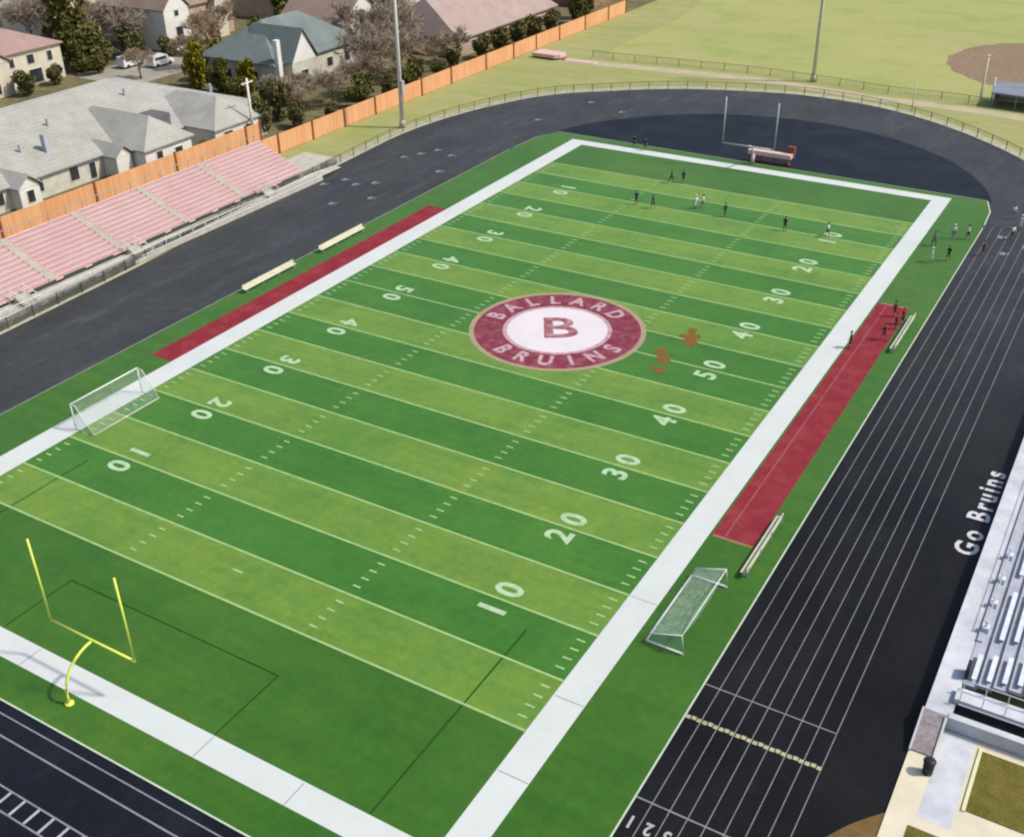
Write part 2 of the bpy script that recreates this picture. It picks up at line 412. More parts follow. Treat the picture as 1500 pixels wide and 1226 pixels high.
for (x, y) in ((-22.0, 78.4), (-20.6, 81.2), (-18.2, 80.3), (-16.3, 82), (-19.4, 92.9), (-18.2, 95.3), (-17, 97.8), (-13.9, 96.6), (-16.3, 73), (-13.2, 77), (-11.5, 90), (-9.4, 130.8), (-2.5, 127.9), (-12, 118), (59.5, 96), (61.4, 99), (62.6, 92), (58.4, 101)):
    mb.rect(x - .28, x + .28, y - .45, y + .45, -.013)
    mb.rect(x + .45, x + .62, y - .2, y + .6, -.013)
mb.build('exchange_mark', m_exch, track)
def text_mesh(body, size, offset_=0.0, font_align='CENTER', spacing=1.0):
    cu = bpy.data.curves.new('txt', 'FONT'); cu.body = body; cu.size = size; cu.offset = offset_
    cu.align_x = font_align; cu.align_y = 'CENTER'; cu.resolution_u = 3; cu.space_character = spacing
    ob = bpy.data.objects.new('txt', cu); C.objects.link(ob)
    dg = bpy.context.evaluated_depsgraph_get(); me = bpy.data.meshes.new_from_object(ob.evaluated_get(dg))
    bpy.data.objects.remove(ob); bpy.data.curves.remove(cu)
    me.materials.clear()
    return me
def lettering(name, parts, mat, parent):
    """parts: (text, size, bold, x, y, z, rot, spacing)"""
    bm = bmesh.new()
    for (tx, size, bold, x, y, z, rot, spc, sx) in parts:
        me = text_mesh(tx, size, bold, spacing=spc)
        me.transform(Matrix.Translation((x, y, z)) @ Matrix.Rotation(rot, 4, 'Z') @ Matrix.Diagonal((sx, 1, 1, 1)))
        bm.from_mesh(me); bpy.data.meshes.remove(me)
    me = bpy.data.meshes.new(name); bm.to_mesh(me); bm.free(); me.materials.append(mat)
    o = link(bpy.data.objects.new(name, me)); o.parent = parent; return o
for i in range(8):
    lettering('lane_number', [(str(i + 1), 1.15, .03, 56.6 + i, 6.5, -.010, math.pi, 1, .8)], m_trkwhite, track)
lettering('track_lettering', [('Go Bruins', 2.15, .05, 67.0, 44.2, -.010, math.pi / 2, 1.3, 1.04)], m_letterwhite, track)
# near apron markings (runway)
mb = MB()
for y, wd in ((-4.95, .09), (-6.1, .11), (-8.45, .10), (-9.6, .10)):
    mb.rect(2, 46, y - wd / 2, y + wd / 2, -.012)
mb.build('runway_line', m_lane, track)
mb = MB()
for k in range(26):
    x = 12.0 + k * 1.14; mb.rect(x, x + .17, -9.54, -8.51, -.012)
mb.build('runway_mark', m_trkwhite, track)
# ------------------------------------------------------------------ football field
TX0, TX1, TY0, TY1 = -8.0, 56.1, -4.2, 112.9
c = 1.2
fpts = [(TX0, TY0), (TX1, TY0), (TX1, TY1 - 10), (TX1 - .3, TY1 - 4), (TX1 - 1.3, TY1 - .2), (TX0 + 2, TY1 + .9), (TX0 + .6, TY1 - 3), (TX0, TY1 - 10)]
field = struct('football_field', MB().prism(fpts, -.035, 0.0), m_turf)
mb = MB(); mb.rect(TX1 - .02, TX1 + .09, TY0, 104, .02); mb.rect(TX0, TX1 - .02, TY0 - .09, TY0 + .02, .02)
mb.band(fpts[2:5], [(x + .14, y) for x, y in fpts[2:5]], .02)
mb.build('field_curb', m_curb, field)
mb = MB(); mb.rect(TX0 - .10, TX0 + .02, TY0, 104, .02); mb.band(fpts[4:8], offset(fpts[4:8], -.16), .02)
mb.build('worn_field_curb', m_curb_old, field)
bl, br, bn = 2.4, 2.05, 1.8
mb = MB(); mb.rect(-bl, 0, -bn, FL + 1.9, .006); mb.rect(FW, FW + br, -bn, FL + 1.9, .006)
mb.rect(0, FW, -bn, 0, .006); mb.rect(0, FW, FL, FL + 1.9, .006)
mb.build('white_border', m_white, field)
mb = MB()
for x, y in ((50.79, 12.4), (50.79, 22.8), (50.79, 5.9)):
    mb.rect(FW + .1, FW + 2.0, y, y + .06, .008)
for x in (19., 33.6, 40.2): mb.rect(x, x + .06, -1.75, -.1, .008)
mb.build('border_seam', m_lane, field)
for i in range(21):
    y = (10 + 5 * i) * YD
    hw = .085
    MB().rect(.05, FW - .05, y - hw, y + hw, .006).build('yard_line', m_line, field)
m_hash = paint_mat('hash_paint', (.34, .49, .22), .55, (.10, .21, .05), 2)
for x, wd in ((.75, .62), (FW / 3, .62), (2 * FW / 3, .62), (FW - .75, .62)):
    mb = MB()
    for yd in range(10, 111):
        if yd % 5: mb.rect(x - wd / 2, x + wd / 2, yd * YD - .07, yd * YD + .07, .008)
    mb.build('hash_marks', m_hash, field)
mb = MB()
mb.rect(FW / 2 - .45, FW / 2 + .45, 13 * YD - .08, 13 * YD + .08, .008); mb.rect(FW / 2 - .45, FW / 2 + .45, 107 * YD - .08, 107 * YD + .08, .008)
mb.build('conversion_mark', m_hash, field)
for side in (0, 1):
    for k in range(1, 10):
        n = str((k if k <= 5 else 10 - k) * 10); y = (10 + k * 10) * YD
        if side: x, rot, s = 41.7, math.pi / 2, 1
        else: x, rot, s = 6.9, -math.pi / 2, -1
        o = lettering('yard_number', [(n[0], 2.75, .085, x, y - s * 1.12, .012, rot, 1, .95), (n[1], 2.75, .085, x, y + s * 1.12, .012, rot, 1, .95)], m_num, field)
mb = MB(); lw = .06
for xa, dep in ((9.16, 5.5), (20.16, 16.5)):
    for s in (-1, 1):
        mb.rect(FW / 2 + s * xa - lw, FW / 2 + s * xa + lw, .05, dep + lw, .004)
    if dep < 10: mb.rect(FW / 2 - xa + lw, FW / 2 + xa - lw, dep - lw, dep + lw, .004)
mb.build('soccer_line', m_darkline, field)
# coach boxes
for (x0, x1, y0, y1) in ((51.0, 54.1, 31.9, 76.4), (-5.1, -2.4, 32.1, 78.3)):
    MB().rect(x0, x1, y0, y1, .006).build('coach_box', m_red, field)
mb = MB(); mb.rect(51.05, 54.0, 31.66, 31.9, .006); mb.rect(51.3, 54.0, 76.4, 76.75, .006)
mb.build('coach_box_edge', m_rededge, field)
mb = MB(); mb.rect(51.85, 51.95, 32, 76, .010)
mb.build('coach_box_line', m_redline, field)
# midfield emblem
EX, EY = 25.6, 55.4
def ring(r0, r1, z, n=64):
    m = MB()
    a = [(EX + r1 * math.cos(2 * math.pi * k / n), EY + r1 * math.sin(2 * math.pi * k / n)) for k in range(n + 1)]
    b = [(EX + r0 * math.cos(2 * math.pi * k / n), EY + r0 * math.sin(2 * math.pi * k / n)) for k in range(n + 1)]
    return m.band(a, b, z)
ring(8.1, 8.6, .012).build('emblem_rim', m_emtan, field)
ring(5.3, 8.1, .012).build('emblem_ring', m_emred, field)
ring(4.9, 5.3, .012).build('emblem_inner_rim', m_empink, field)
MB().poly([(EX + 4.9 * math.cos(2 * math.pi * k / 48), EY + 4.9 * math.sin(2 * math.pi * k / 48)) for k in range(48)], .012).build('emblem_centre', m_emwhite, field)
parts = []
for word, a0, da, up in (('BALLARD', 152, -20.5, 1), ('BRUINS', 218, 20.5, -1)):
    for i, ch in enumerate(word):
        a = R(a0 + da * i + 30)
        parts.append((ch, 2.5, .09, EX + 6.65 * math.cos(a), EY + 6.65 * math.sin(a), .018, a - math.pi / 2 if up > 0 else a + math.pi / 2, 1, .85))
lettering('emblem_lettering', parts, m_empink, field)
def blob(cx, cy, rx, ry, z, n=28, seed=1):
    rnd = random.Random(seed)
    return MB().poly([(cx + rx * (1 + rnd.uniform(-.3, .3)) * math.cos(2 * math.pi * k / n), cy + ry * (1 + rnd.uniform(-.3, .3)) * math.sin(2 * math.pi * k / n)) for k in range(n)], z)
rnd = random.Random(4); mb = MB()
for k in range(26):
    cx, cy, rx, ry = (37.4, 60.0, 1.0, 1.9) if k < 14 else (36.9, 54.4, .7, 2.2)
    b2 = blob(cx + rnd.gauss(0, rx * .55), cy + rnd.gauss(0, ry * .55), rnd.uniform(.16, .50), rnd.uniform(.22, .75), .0105 + k * .0004, 12, k); mb.add(b2.v, b2.f)
mb.build('rust_brown_mark', m_rust, field)
lettering('emblem_letter', [('B', 6.2, .12, EX + .1, EY + .2, .018, R(30), 1, 1.05)], m_emworn, field)

# ------------------------------------------------------------------ goal posts
def goal_post(label, y0, sgn, mat, pad, r):
    """sgn +1: the bar stands over +y of the base"""
    x = 24.4; t = thing('goal_post', label, 'goal post', (x, y0 - sgn * 2.45, 0), 'goal posts')
    b = y0 - sgn * 2.45
    pts = [(x, b, 0), (x, b, .6)] + [(x, b + sgn * 2.4 * (1 - math.cos(R(a_))), .6 + 2.4 * math.sin(R(a_))) for a_ in range(0, 91, 10)][1:]
    MB().tube(pts, r * 1.25, 10).build('gooseneck', mat, t, True)
    MB().tube([(x - 3.62, y0, 3.05), (x + 3.62, y0, 3.05)], r * 1.1, 10).build('crossbar', mat, t, True)
    for s in (-1, 1):
        MB().tube([(x + s * 3.58, y0, 3.10), (x + s * 3.58, y0, 9.15)], r, 10).build('upright', mat, t, True)
    if pad: MB().tube([(x, b, .06), (x, b, 1.35)], .26, 10).build('base_pad', pad, t, True)
    else: MB().tube([(x, b, .0), (x, b, .12)], .28, 10).build('base_plate', mat, t, True)
    return t
goal_post('neon yellow goal post standing behind the nearest white end line', 0., 1, m_neon, None, .072)
goal_post('pale grey goal post standing at the far end beside the black track', FL + .8, -1, m_postgrey, m_padpink, .10)
t = thing('blocking_sled', 'long pinkish padded sled with rust legs at the base of the far goal post', 'sled', (26.2, 114.3, 0))
MB().box(23.3, 29.3, 113.9, 114.9, 1.0, 1.55).build('pad', m_padpink, t)
MB().box(28.5, 29.4, 114.95, 115.5, .9, 2.4).build('end_board', m_padrust, t)
for x in (23.7, 25.1, 26.9, 28.9):
    MB().box(x - .12, x + .12, 114.1, 114.6, 0, 1.0).build('leg', m_padrust, t)
MB().box(23.4, 29.2, 114.2, 114.5, .05, .2).build('skid', m_padrust, t)
# ------------------------------------------------------------------ soccer goals
t = thing('soccer_goal', 'white soccer goal lying on its front beside the right sideline', 'soccer goal', (51.6, 23, 0), 'portable soccer goals')
y0, y1, xa, xb = 19.35, 26.75, 51.55, 54.1
MB().tube([(xa, y0, .07), (xa, y1, .07)], .075, 8).build('crossbar', m_whitep, t, True)
for y in (y0, y1): MB().tube([(xa, y, .07), (xb, y, .07)], .075, 8).build('goal_upright', m_whitep, t, True)
for y in (y0, y1):
    MB().tube([(xa, y, .07), (xa + .25, y, .75), (xb - .2, y, 1.5), (xb, y, .07)], .035, 6).build('side_frame', m_whitep, t, True)
MB().tube([(xb - .2, y0, 1.5), (xb - .2, y1, 1.5)], .035, 6).build('ground_bar', m_whitep, t, True)
mb = MB()
n = 10; top = lambda k: 1.5 - .55 * math.sin(math.pi * k / n) ** .8
for k in range(n):
    ya, yb = y0 + (y1 - y0) * k / n, y0 + (y1 - y0) * (k + 1) / n
    za, zb = top(k), top(k + 1); s = .22 * math.sin(math.pi * (k + .5) / n)
    mb.poly([(xa, ya, .1), (xa, yb, .1), (xa + .3, yb, .72 * zb / 1.5), (xa + .3, ya, .72 * za / 1.5)])
    mb.poly([(xa + .3, ya, .72 * za / 1.5), (xa + .3, yb, .72 * zb / 1.5), (xb - .2, yb, zb), (xb - .2, ya, za)])
for y in (y0 - .01, y1 + .01): mb.poly([(xa, y, .08), (xa + .25, y, .74), (xb - .2, y, 1.48), (xb, y, .08)])
mb.build('net', m_net, t)
t = thing('soccer_goal', 'white soccer goal standing upright over the left sideline', 'soccer goal', (0, 23, 0), 'portable soccer goals')
y0, y1, xa, xb = 19.3, 26.55, -.35, 1.75
MB().tube([(xa, y0, 2.44), (xa, y1, 2.44)], .06, 8).build('crossbar', m_whitep, t, True)
for y in (y0, y1):
    MB().tube([(xa, y, 0.02), (xa, y, 2.44)], .06, 8).build('goal_upright', m_whitep, t, True)
    MB().tube([(xa, y, 2.44), (xa + .55, y, 2.38), (xb, y, .05), (xa, y, .05)], .03, 6).build('side_frame', m_whitep, t, True)
MB().tube([(xb, y0, .05), (xb, y1, .05)], .045, 6).build('ground_bar', m_bench, t, True)
mb = MB()
for k in range(n):
    ya, yb = y0 + (y1 - y0) * k / n, y0 + (y1 - y0) * (k + 1) / n
    s = .12 * math.sin(math.pi * (k + .5) / n)
    mb.poly([(xa, ya, 2.42), (xa, yb, 2.42), (xa + .55, yb, 2.36 - s), (xa + .55, ya, 2.36 - s)])
    mb.poly([(xa + .55, ya, 2.36 - s), (xa + .55, yb, 2.36 - s), (xb, yb, .06), (xb, ya, .06)])
for y in (y0 - .01, y1 + .01): mb.poly([(xa, y, 2.4), (xa + .55, y, 2.36), (xb, y, .06), (xa, y, .06)])
mb.build('net', m_net2, t)
# ------------------------------------------------------------------ benches
def bench(label, x, ya, yb, back=-1):
    t = thing('team_bench', label, 'bench', (x, (ya + yb) / 2, 0), 'team benches along the sidelines')
    MB().box(x - .2, x + .2, ya, yb, .42, .48).build('seat', m_bench, t)
    MB().box(x + back * .24 - .03, x + back * .24 + .03, ya, yb, .50, .86).build('backrest', m_bench, t)
    for k in range(4):
        y = ya + .3 + (yb - ya - .6) * k / 3
        mb = MB().box(x - .17, x - .11, y - .03, y + .03, 0, .42); mb.box(x + .11, x + .17, y - .03, y + .03, 0, .42)
        mb.box(x + back * .34 - .05, x + back * .34 - .02, y - .03, y + .03, .2, .9); mb.box(min(x, x + back * .36), max(x, x + back * .36), y - .03, y + .03, .36, .42)
        mb.build('leg', m_steel, t)
    return t
bench('cream team bench beside the near end of the right maroon strip', 54.6, 28.2, 35.6, 1)
bench('cream team bench behind the players at the far end of the right maroon strip', 54.9, 66.0, 74.0, 1)
bench('cream team bench behind the left maroon strip, the nearer of two', -6.9, 46.9, 55.0)
bench('cream team bench behind the left maroon strip, the farther of two', -6.9, 59.4, 67.4)
# ------------------------------------------------------------------ chain link fence round the track
def chain_fence(label, pts, h, step, name='chain_link_fence', screen=None, pm=m_steel):
    t = thing(name, label, 'fence', (pts[0][0], pts[0][1], 0))
    acc = 0; posts = [pts[0]]
    for a, b in zip(pts, pts[1:]):
        L = math.dist(a, b); s = step - acc
        while s <= L:
            posts.append((a[0] + (b[0] - a[0]) * s / L, a[1] + (b[1] - a[1]) * s / L)); s += step
        acc = L - (s - step)
    for (x, y) in posts[:100]:
        MB().tube([(x, y, -.05), (x, y, h + .06)], .06, 6).build('post', pm, t)
    MB().tube([(x, y, h) for x, y in pts], .035, 5).build('top_rail', pm, t)
    n = len(pts)
    m = MB().add([(x, y, 0) for x, y in pts] + [(x, y, h - .03) for x, y in pts], [(i, i + 1, n + i + 1, n + i) for i in range(n - 1)])
    m.build('wire_mesh', m_chain, t)
    if screen:
        sp = [p for p in pts if screen(p)]; n = len(sp)
        if n > 1:
            q = offset(sp, .06)
            MB().add([(x, y, .05) for x, y in q] + [(x, y, h - .12) for x, y in q], [(i, i + 1, n + i + 1, n + i) for i in range(n - 1)]).build('windscreen', m_screen, t)
    return t
fp = [p for p in offset(outer, .35) if (p[0] < 0 and p[1] > 12) or p[1] > 96]
m_dpost = M('dark_fence_post', (.07, .072, .062), .7, .2, 2)
chain_fence('low chain link fence round the outside of the black track', fp, 1.15, 3.2, screen=lambda p: p[0] < -15 and p[1] < 86, pm=m_dpost)
fo = [(x, y + 2.2) for x, y in pth_a if x > -24]
m_bpost = M('brown_fence_post', (.16, .12, .075), .8, .2, 2)
chain_fence('outfield fence of thin brown posts along the tan path', fo, 1.2, 4.2, name='outfield_fence', pm=m_bpost)
# ------------------------------------------------------------------ cedar fence
def cedar(label, fx, ys, H):
    t = thing('cedar_fence', label, 'fence', (fx, ys[0], 0), 'cedar board fences')
    for a, b in zip(ys, ys[1:]):
        MB().box(fx - .03, fx + .03, a + .13, b - .13, 0.0, H).build('board_panel', m_fence, t)
    for y in ys: MB().box(fx - .12, fx + .17, y - .13, y + .13, -.05, H + .16).build('post', m_fpost, t)
    for z in (.4, H - .35): MB().box(fx - .10, fx - .035, ys[0], ys[-1], z, z + .12).build('rail', m_fpost, t)
cedar('orange cedar board fence behind the pink bleachers and in front of the grey house', -42.2, [14, 22.5, 33, 44.6, 58.6, 72.4, 86.2, 89.2], 2.75)
cedar('orange cedar board fence running from the end of the bleachers to the far lawn', -36.0, [79.8, 86.0, 93.5, 101.0, 108.8, 116.0, 121.6, 130.5, 141.8, 151.5, 160, 169.3, 180.3, 191, 199.5], 2.65)
# ------------------------------------------------------------------ left bleachers
t = thing('bleachers', 'faded pink bleachers along the left side of the track', 'bleachers', (-28, 50, 0))
BY0, BY1, NR = 16.0, 79.0, 11
aisles = [20.5, 29.0, 38.2, 47.8, 57.6, 67.6]
secs = []; y = BY0
for a in aisles: secs.append((y, a - .55)); y = a + .55
secs.append((y, BY1))
dx, dz = .70, .285
for r in range(NR):
    x = -25.5 - r * dx; z = 1.0 + r * dz
    MB().box(x - dx + .01, x - .005, BY0, BY1, z - dz + .01, z).build('footboard', m_foot, t)
    for (a, b) in secs:
        MB().box(x - dx + .10, x - dx + .50, a, b, z + .09, z + .15).build('seat_plank', m_seat, t)
for a in aisles:
    mb = MB()
    for r in range(NR):
        x = -25.5 - r * dx; z = 1.0 + r * dz; mb.box(x - dx + .03, x - .03, a - .5, a + .5, z + .004, z + .15)
    mb.build('aisle_step', m_conc, t)
mb = MB()
y = BY0 + .5
while y < BY1:
    mb.box(-25.6, -25.48, y - .06, y + .06, 0, .94); mb.box(-33.1, -32.98, y - .06, y + .06, 0, 4.0)
    mb.slab([(-25.5, y - .05, .60), (-33.0, y - .05, 3.6), (-33.0, y + .05, 3.6), (-25.5, y + .05, .60)], .2); y += 4
    mb.build('support_frame', m_steel, t); mb = MB()
MB().box(-25.44, -22.9, BY0, 79.5, .36, .50).build('front_walkway', m_conc, t)
mb = MB(); mb.box(-22.95, -22.90, BY0, 79.5, .62, .72); mb.box(-22.95, -22.90, BY0, 79.5, 1.32, 1.40)
y = BY0
while y < 79.6: mb.box(-22.97, -22.90, y - .03, y + .03, .50, 1.40); y += 2.1
mb.build('front_rail', m_whitep, t)
MB().box(-22.9, -22.82, BY0, 79.5, .05, .50).build('fascia', m_conc, t)
mb = MB(); mb.box(-33.30, -33.24, BY0, BY1, 4.75, 4.83)
y = BY0
while y < BY1 + .1: mb.box(-33.3, -33.22, y - .03, y + .03, 3.9, 4.83); y += 2.4
mb.build('back_rail', m_steel, t)
y = BY0
for k in range(16):
    if min(abs(y + 1.5 - q) for q in (33.5, 48.5, 70.5)) > 2.2: MB().box(-25.50, -25.45, y, y + 2.9, .51, .96).build('front_gap_shade', m_darkgap, t)  # dark boards painting in the shade of the openings below the first row
    y += 3.9
for y in (33.5, 48.5, 70.5):
    mb = MB()
    for k in range(5): mb.box(-24.9 + k * .30, -24.6 + k * .30, y - .8, y + .8, .504, 1.30 - k * .16)
    mb.build('stair', m_conc, t)
    for s in (-.85, .85):
        mb = MB(); mb.tube([(-25.5, y + s, 2.0), (-23.3, y + s, 1.5)], .05, 6); mb.tube([(-23.3, y + s, .5), (-23.3, y + s, 1.55)], .05, 6); mb.tube([(-25.4, y + s, .9), (-25.4, y + s, 2.05)], .05, 6)
        mb.build('stair_rail', m_whitep, t)
mb = MB(); mb.slab([(-25.5, 79.5, .50), (-23.2, 79.5, .50), (-24.2, 85, .05), (-25.5, 85, .05)], .06); mb.build('end_ramp', m_conc, t)
mb = MB().slab([(-33, 79.1, .03), (-25.6, 79.1, .03), (-25.6, 88, .03), (-33, 88, .03)], .05); mb.build('end_pad', m_conc, t)
# ------------------------------------------------------------------ right grandstand
t = thing('grandstand', 'grey metal grandstand with white bench planks beside the right straight', 'grandstand', (69, 40, 0))
GY0, GY1 = 24.2, 72.0
MB().box(68.0, 68.16, 21.3, GY1, 0, .84).build('front_wall', m_conc_l, t)
MB().box(68.0, 69.45, 21.2, GY1, .845, .95).build('front_walkway', m_conc_l, t)
for r in range(14):
    x = 69.45 + r * .80; z = .95 + .06 + r * .22
    MB().box(x, x + .80, GY0, GY1, z - .22, z).build('tread', m_greystep, t)
    for (a, b) in ((24.5, 26.9), (28.5, 33.6), (35.6, 47.), (48.6, 60), (61.6, 71.5)):
        if a > 27 and r == 0: continue
        MB().box(x + .36, x + .64, a, b, z + .26, z + .31).build('bench_plank', m_alu_w, t)
mb = MB()
for r in range(1, 14):
    x = 69.45 + r * .80; z = .95 + .06 + r * .22
    for y in (24.7, 26.7, 28.7, 31, 33.4, 36, 40, 44): mb.box(x + .4, x + .6, y - .05, y + .05, z, z + .26)
mb.build('plank_bracket', m_steel, t)
for y in (29.5, 32.2, 34.9, 37.8):
    mb = MB().box(69.50, 69.92, y - .22, y + .22, 1.015, 1.4); mb.tube([(69.7, y, 1.4), (69.7, y, 1.85)], .07, 6)
    mb.build('rail_post', m_alu_w, t)
MB().tube([(69.7, 29.5, 1.82), (69.7, 60, 1.82)], .03, 6).build('handrail', m_alu, t)
MB().box(69.45, 69.75, 28.3, GY1, 1.015, 1.12).build('front_curb', m_greystep, t)
MB().box(69.3, 84, 22.35, 23.45, 1.0, 1.3).build('side_ramp', m_conc_l, t)
MB().box(69.45, 84, 23.46, 24.15, .0, .25).build('slot_shade', m_darkgap, t)  # dark slab painted as the shadow in the slot beside the ramp
MB().box(69.45, 84, 21.52, 23.44, 0, .30).build('slot_shade', m_darkgap, t)  # same painted shadow, under the ramp
MB().box(69.3, 84, 21.05, 21.5, 0, 1.0).build('end_wall', m_conc_l, t)
MB().box(69.42, 69.62, 24.6, 25.5, .955, 1.8).build('gate_panel', m_black, t)
MB().slab([(68.0, 21.2, .94), (69.15, 21.2, .94), (69.15, 18.5, .2), (68.0, 18.5, .2)], .1).build('brick_ramp', m_brickramp, t)
mb = MB(); mb.slab([(69.16, 21.05, 1.02), (69.29, 21.05, 1.02), (69.29, 18.4, .28), (69.16, 18.4, .28)], .17); mb.slab([(67.88, 21.2, 1.02), (67.99, 21.2, 1.02), (67.99, 18.4, .28), (67.88, 18.4, .28)], .17)
mb.build('ramp_kerb', m_conc_l, t)
mb = MB()
for yy in (22.4, 23.4, 21.3): mb.tube([(69.6, yy, 1.95), (84, yy, 1.95)], .035, 6)
for k in range(12):
    for yy in (22.4, 23.4): mb.tube([(69.6 + k * 1.2, yy, 1.2), (69.6 + k * 1.2, yy, 1.95)], .03, 6)
mb.build('ramp_rail', m_alu, t)
struct('concrete_plaza', MB().prism([(67.9, -60), (120, -60), (120, 21.0), (67.9, 21.0)], -.03, .10), m_cream)
struct('pale_path', MB().rect(69.35, 71.0, 14.1, 21.0, .106), m_conc_l)
struct('olive_grass_plot', MB().prism([(71.45, 15.7), (90, 15.7), (90, 20.3), (71.45, 20.3)], .05, .16), m_plot)
struct('olive_grass_plot', MB().prism([(69.1, -30), (90, -30), (90, 13.3), (69.1, 13.3)], .05, .16), m_plot)
m_pedge = M('pale_yellow_kerb', (.66, .63, .38), .8, .1, 1)
struct('plot_kerb', MB().box(71.25, 71.44, 15.6, 20.5, .05, .20), m_pedge)
mul = catmull([(63.2, 2), (64.0, 6.5), (65.2, 9.6), (66.4, 11.8), (67.85, 13.6)], 6) + [(67.85, 2)]
struct('mulch_bed', MB().prism(mul, -.03, .03), m_mulch)
t = thing('trash_can', 'black trash can on the cream paving by the brick ramp', 'trash can', (69.15, 17.3, .1))
MB().tube([(69.15, 17.3, .1), (69.15, 17.3, .95)], [.27, .31], 14).build('bin', m_black, t, True)
MB().tube([(69.15, 17.3, .955), (69.15, 17.3, 1.02), (69.15, 17.3, 1.1)], [.34, .34, .2], 14).build('lid', m_black, t, True)
# ------------------------------------------------------------------ light poles
def light_pole(label, x, y, h=26, mat=m_pole, box=True):
    t = thing('floodlight_pole', label, 'light pole', (x, y, 0), 'floodlight poles')
    MB().tube([(x, y, -.1), (x, y, h * .5), (x, y, h)], [.34, .27, .18], 12).build('pole', mat, t, True)
    MB().tube([(x, y, 0), (x, y, 1.1)], [.5, .42], 12).build('base', m_conc, t, True)
    for z in (h - 2, h - .4): MB().box(x - 1.8, x + 1.8, y - .06, y + .06, z, z + .14).build('crossarm', m_steel, t)
    for z in (h - 2, h - .4):
        for k in range(4):
            xx = x - 1.5 + k; MB().tube([(xx, y - .35, z - .25), (xx, y - .05, z)], [.3, .16], 10).build('floodlight', m_steel, t, True)
    if box: MB().box(x + .30, x + .62, y - .3, y + .3, 5.2, 7.0).build('control_box', m_postgrey, t)
    return t
light_pole('tall pale floodlight pole rising from the grass by the cedar fence', -27.9, 104.7)
light_pole('tall pale floodlight pole rising from the baseball outfield beyond the path', 17.9, 160.4, 26, m_bench, False)
def small_pole(name, label, x, y, h, mat, cat='pole', arm=False, r=.09):
    t = thing(name, label, cat, (x, y, 0))
    MB().tube([(x, y, -.05), (x, y, h)], [r, r * .7], 8).build('pole', mat, t, True)
    if arm: MB().box(x - .05, x + .05, y - 1.2, y + 1.2, h - .7, h - .55).build('crossarm', mat, t)
    else: MB().tube([(x, y, h), (x, y, h + .12)], [r * 1.5, r * .6], 8).build('cap', mat, t)
    return t
small_pole('utility_pole', 'cream utility pole standing behind the cedar fence at the corner of the grey house', -43.2, 88.8, 9.0, m_trim, 'utility pole', True, .22)
small_pole('backstop_pole', 'pale pole standing before the dirt infield beside the dugout', 45.3, 158.2, 7.5, m_bench, 'pole', False, .2)
small_pole('backstop_pole', 'shorter white pole standing at the left wall of the dugout', 46.6, 160.8, 3.6, m_whitep, 'pole', False, .16)
small_pole('gate_post', 'thin pale post beside the far bend of the track', 37.0, 149.3, 4.2, m_bench, 'post', False, .1)
t = thing('dugout', 'low blue grey roofed dugout by the dirt infield', 'dugout', (53, 160, 0))
MB().slab([(46.8, 157.6, 2.25), (62, 156.2, 2.25), (62, 162.2, 2.7), (46.8, 163.6, 2.7)], .22).build('roof', m_bluegrey, t)
MB().box(47.2, 61.6, 162.2, 162.4, 0, 2.3).build('back_wall', m_cream_wall, t)
for x in (47.2, 61.4): MB().box(x, x + .2, 158.2, 162.1, 0, 2.15).build('side_wall', m_bluegrey, t)
for x in (50.5, 54, 57.6): MB().box(x, x + .14, 158.0, 158.14, 0, 2.1).build('post', m_steel, t)
MB().box(47.6, 61.2, 161.4, 161.8, .4, .5).build('bench', m_bench, t)
t = thing('jump_mat', 'pink landing mat with rounded dark base by the cedar fence', 'mat', (-30.5, 155.3, 0))
MB().prism([(-33.4, 153.9), (-28.5, 153.6), (-27.6, 154.4), (-27.8, 156.8), (-33.2, 157.2)], .25, .85).build('pad', m_padpink, t)
MB().prism([(-33.1, 154.2), (-28.7, 153.9), (-28.0, 154.5), (-28.1, 156.5), (-33.0, 156.9)], 0, .25).build('base', m_padrust, t)
t = thing('runway_strip', 'faded pink runway mat laid on the grass beside the landing mat', 'mat', (-25, 155, 0))
MB().box(-27.4, -20.5, 154.3, 155.6, -.05, .04).build('strip', m_padpink, t); MB().box(-27.4, -26.9, 154.2, 155.7, .045, .16).build('takeoff_board', m_padrust, t)

# ------------------------------------------------------------------ houses
def hip_roof(mb, x0, x1, y0, y1, ze, zr, axis, hip=1.0, ov=.5, th=.18):
    """roof planes as slabs; hip = 0 gives gables"""
    x0 -= ov; x1 += ov; y0 -= ov; y1 += ov
    if axis == 'y':
        xm = (x0 + x1) / 2; h = (x1 - x0) / 2 * hip; a, b = (xm, y0 + h, zr), (xm, y1 - h, zr)
        P = [(x0, y0, ze), (x1, y0, ze), (x1, y1, ze), (x0, y1, ze)]
        mb.slab([P[1], P[2], b, a], th); mb.slab([P[3], P[0], a, b], th)
        if hip: mb.slab([P[0], P[1], a], th); mb.slab([P[2], P[3], b], th)
    else:
        ym = (y0 + y1) / 2; h = (y1 - y0) / 2 * hip; a, b = (x0 + h, ym, zr), (x1 - h, ym, zr)
        P = [(x0, y0, ze), (x1, y0, ze), (x1, y1, ze), (x0, y1, ze)]
        mb.slab([P[0], P[1], b, a], th); mb.slab([P[2], P[3], a, b], th)
        if hip: mb.slab([P[1], P[2], b], th); mb.slab([P[3], P[0], a], th)
def gable_wall(mb, axis, x, y0, y1, z0, zr, th=.2):
    ym = (y0 + y1) / 2
    if axis == 'x': mb.add([(x, y0, z0), (x, y1, z0), (x, ym, zr), (x - th, y0, z0), (x - th, y1, z0), (x - th, ym, zr)], [(0, 1, 2), (5, 4, 3), (0, 2, 5, 3), (2, 1, 4, 5), (1, 0, 3, 4)])
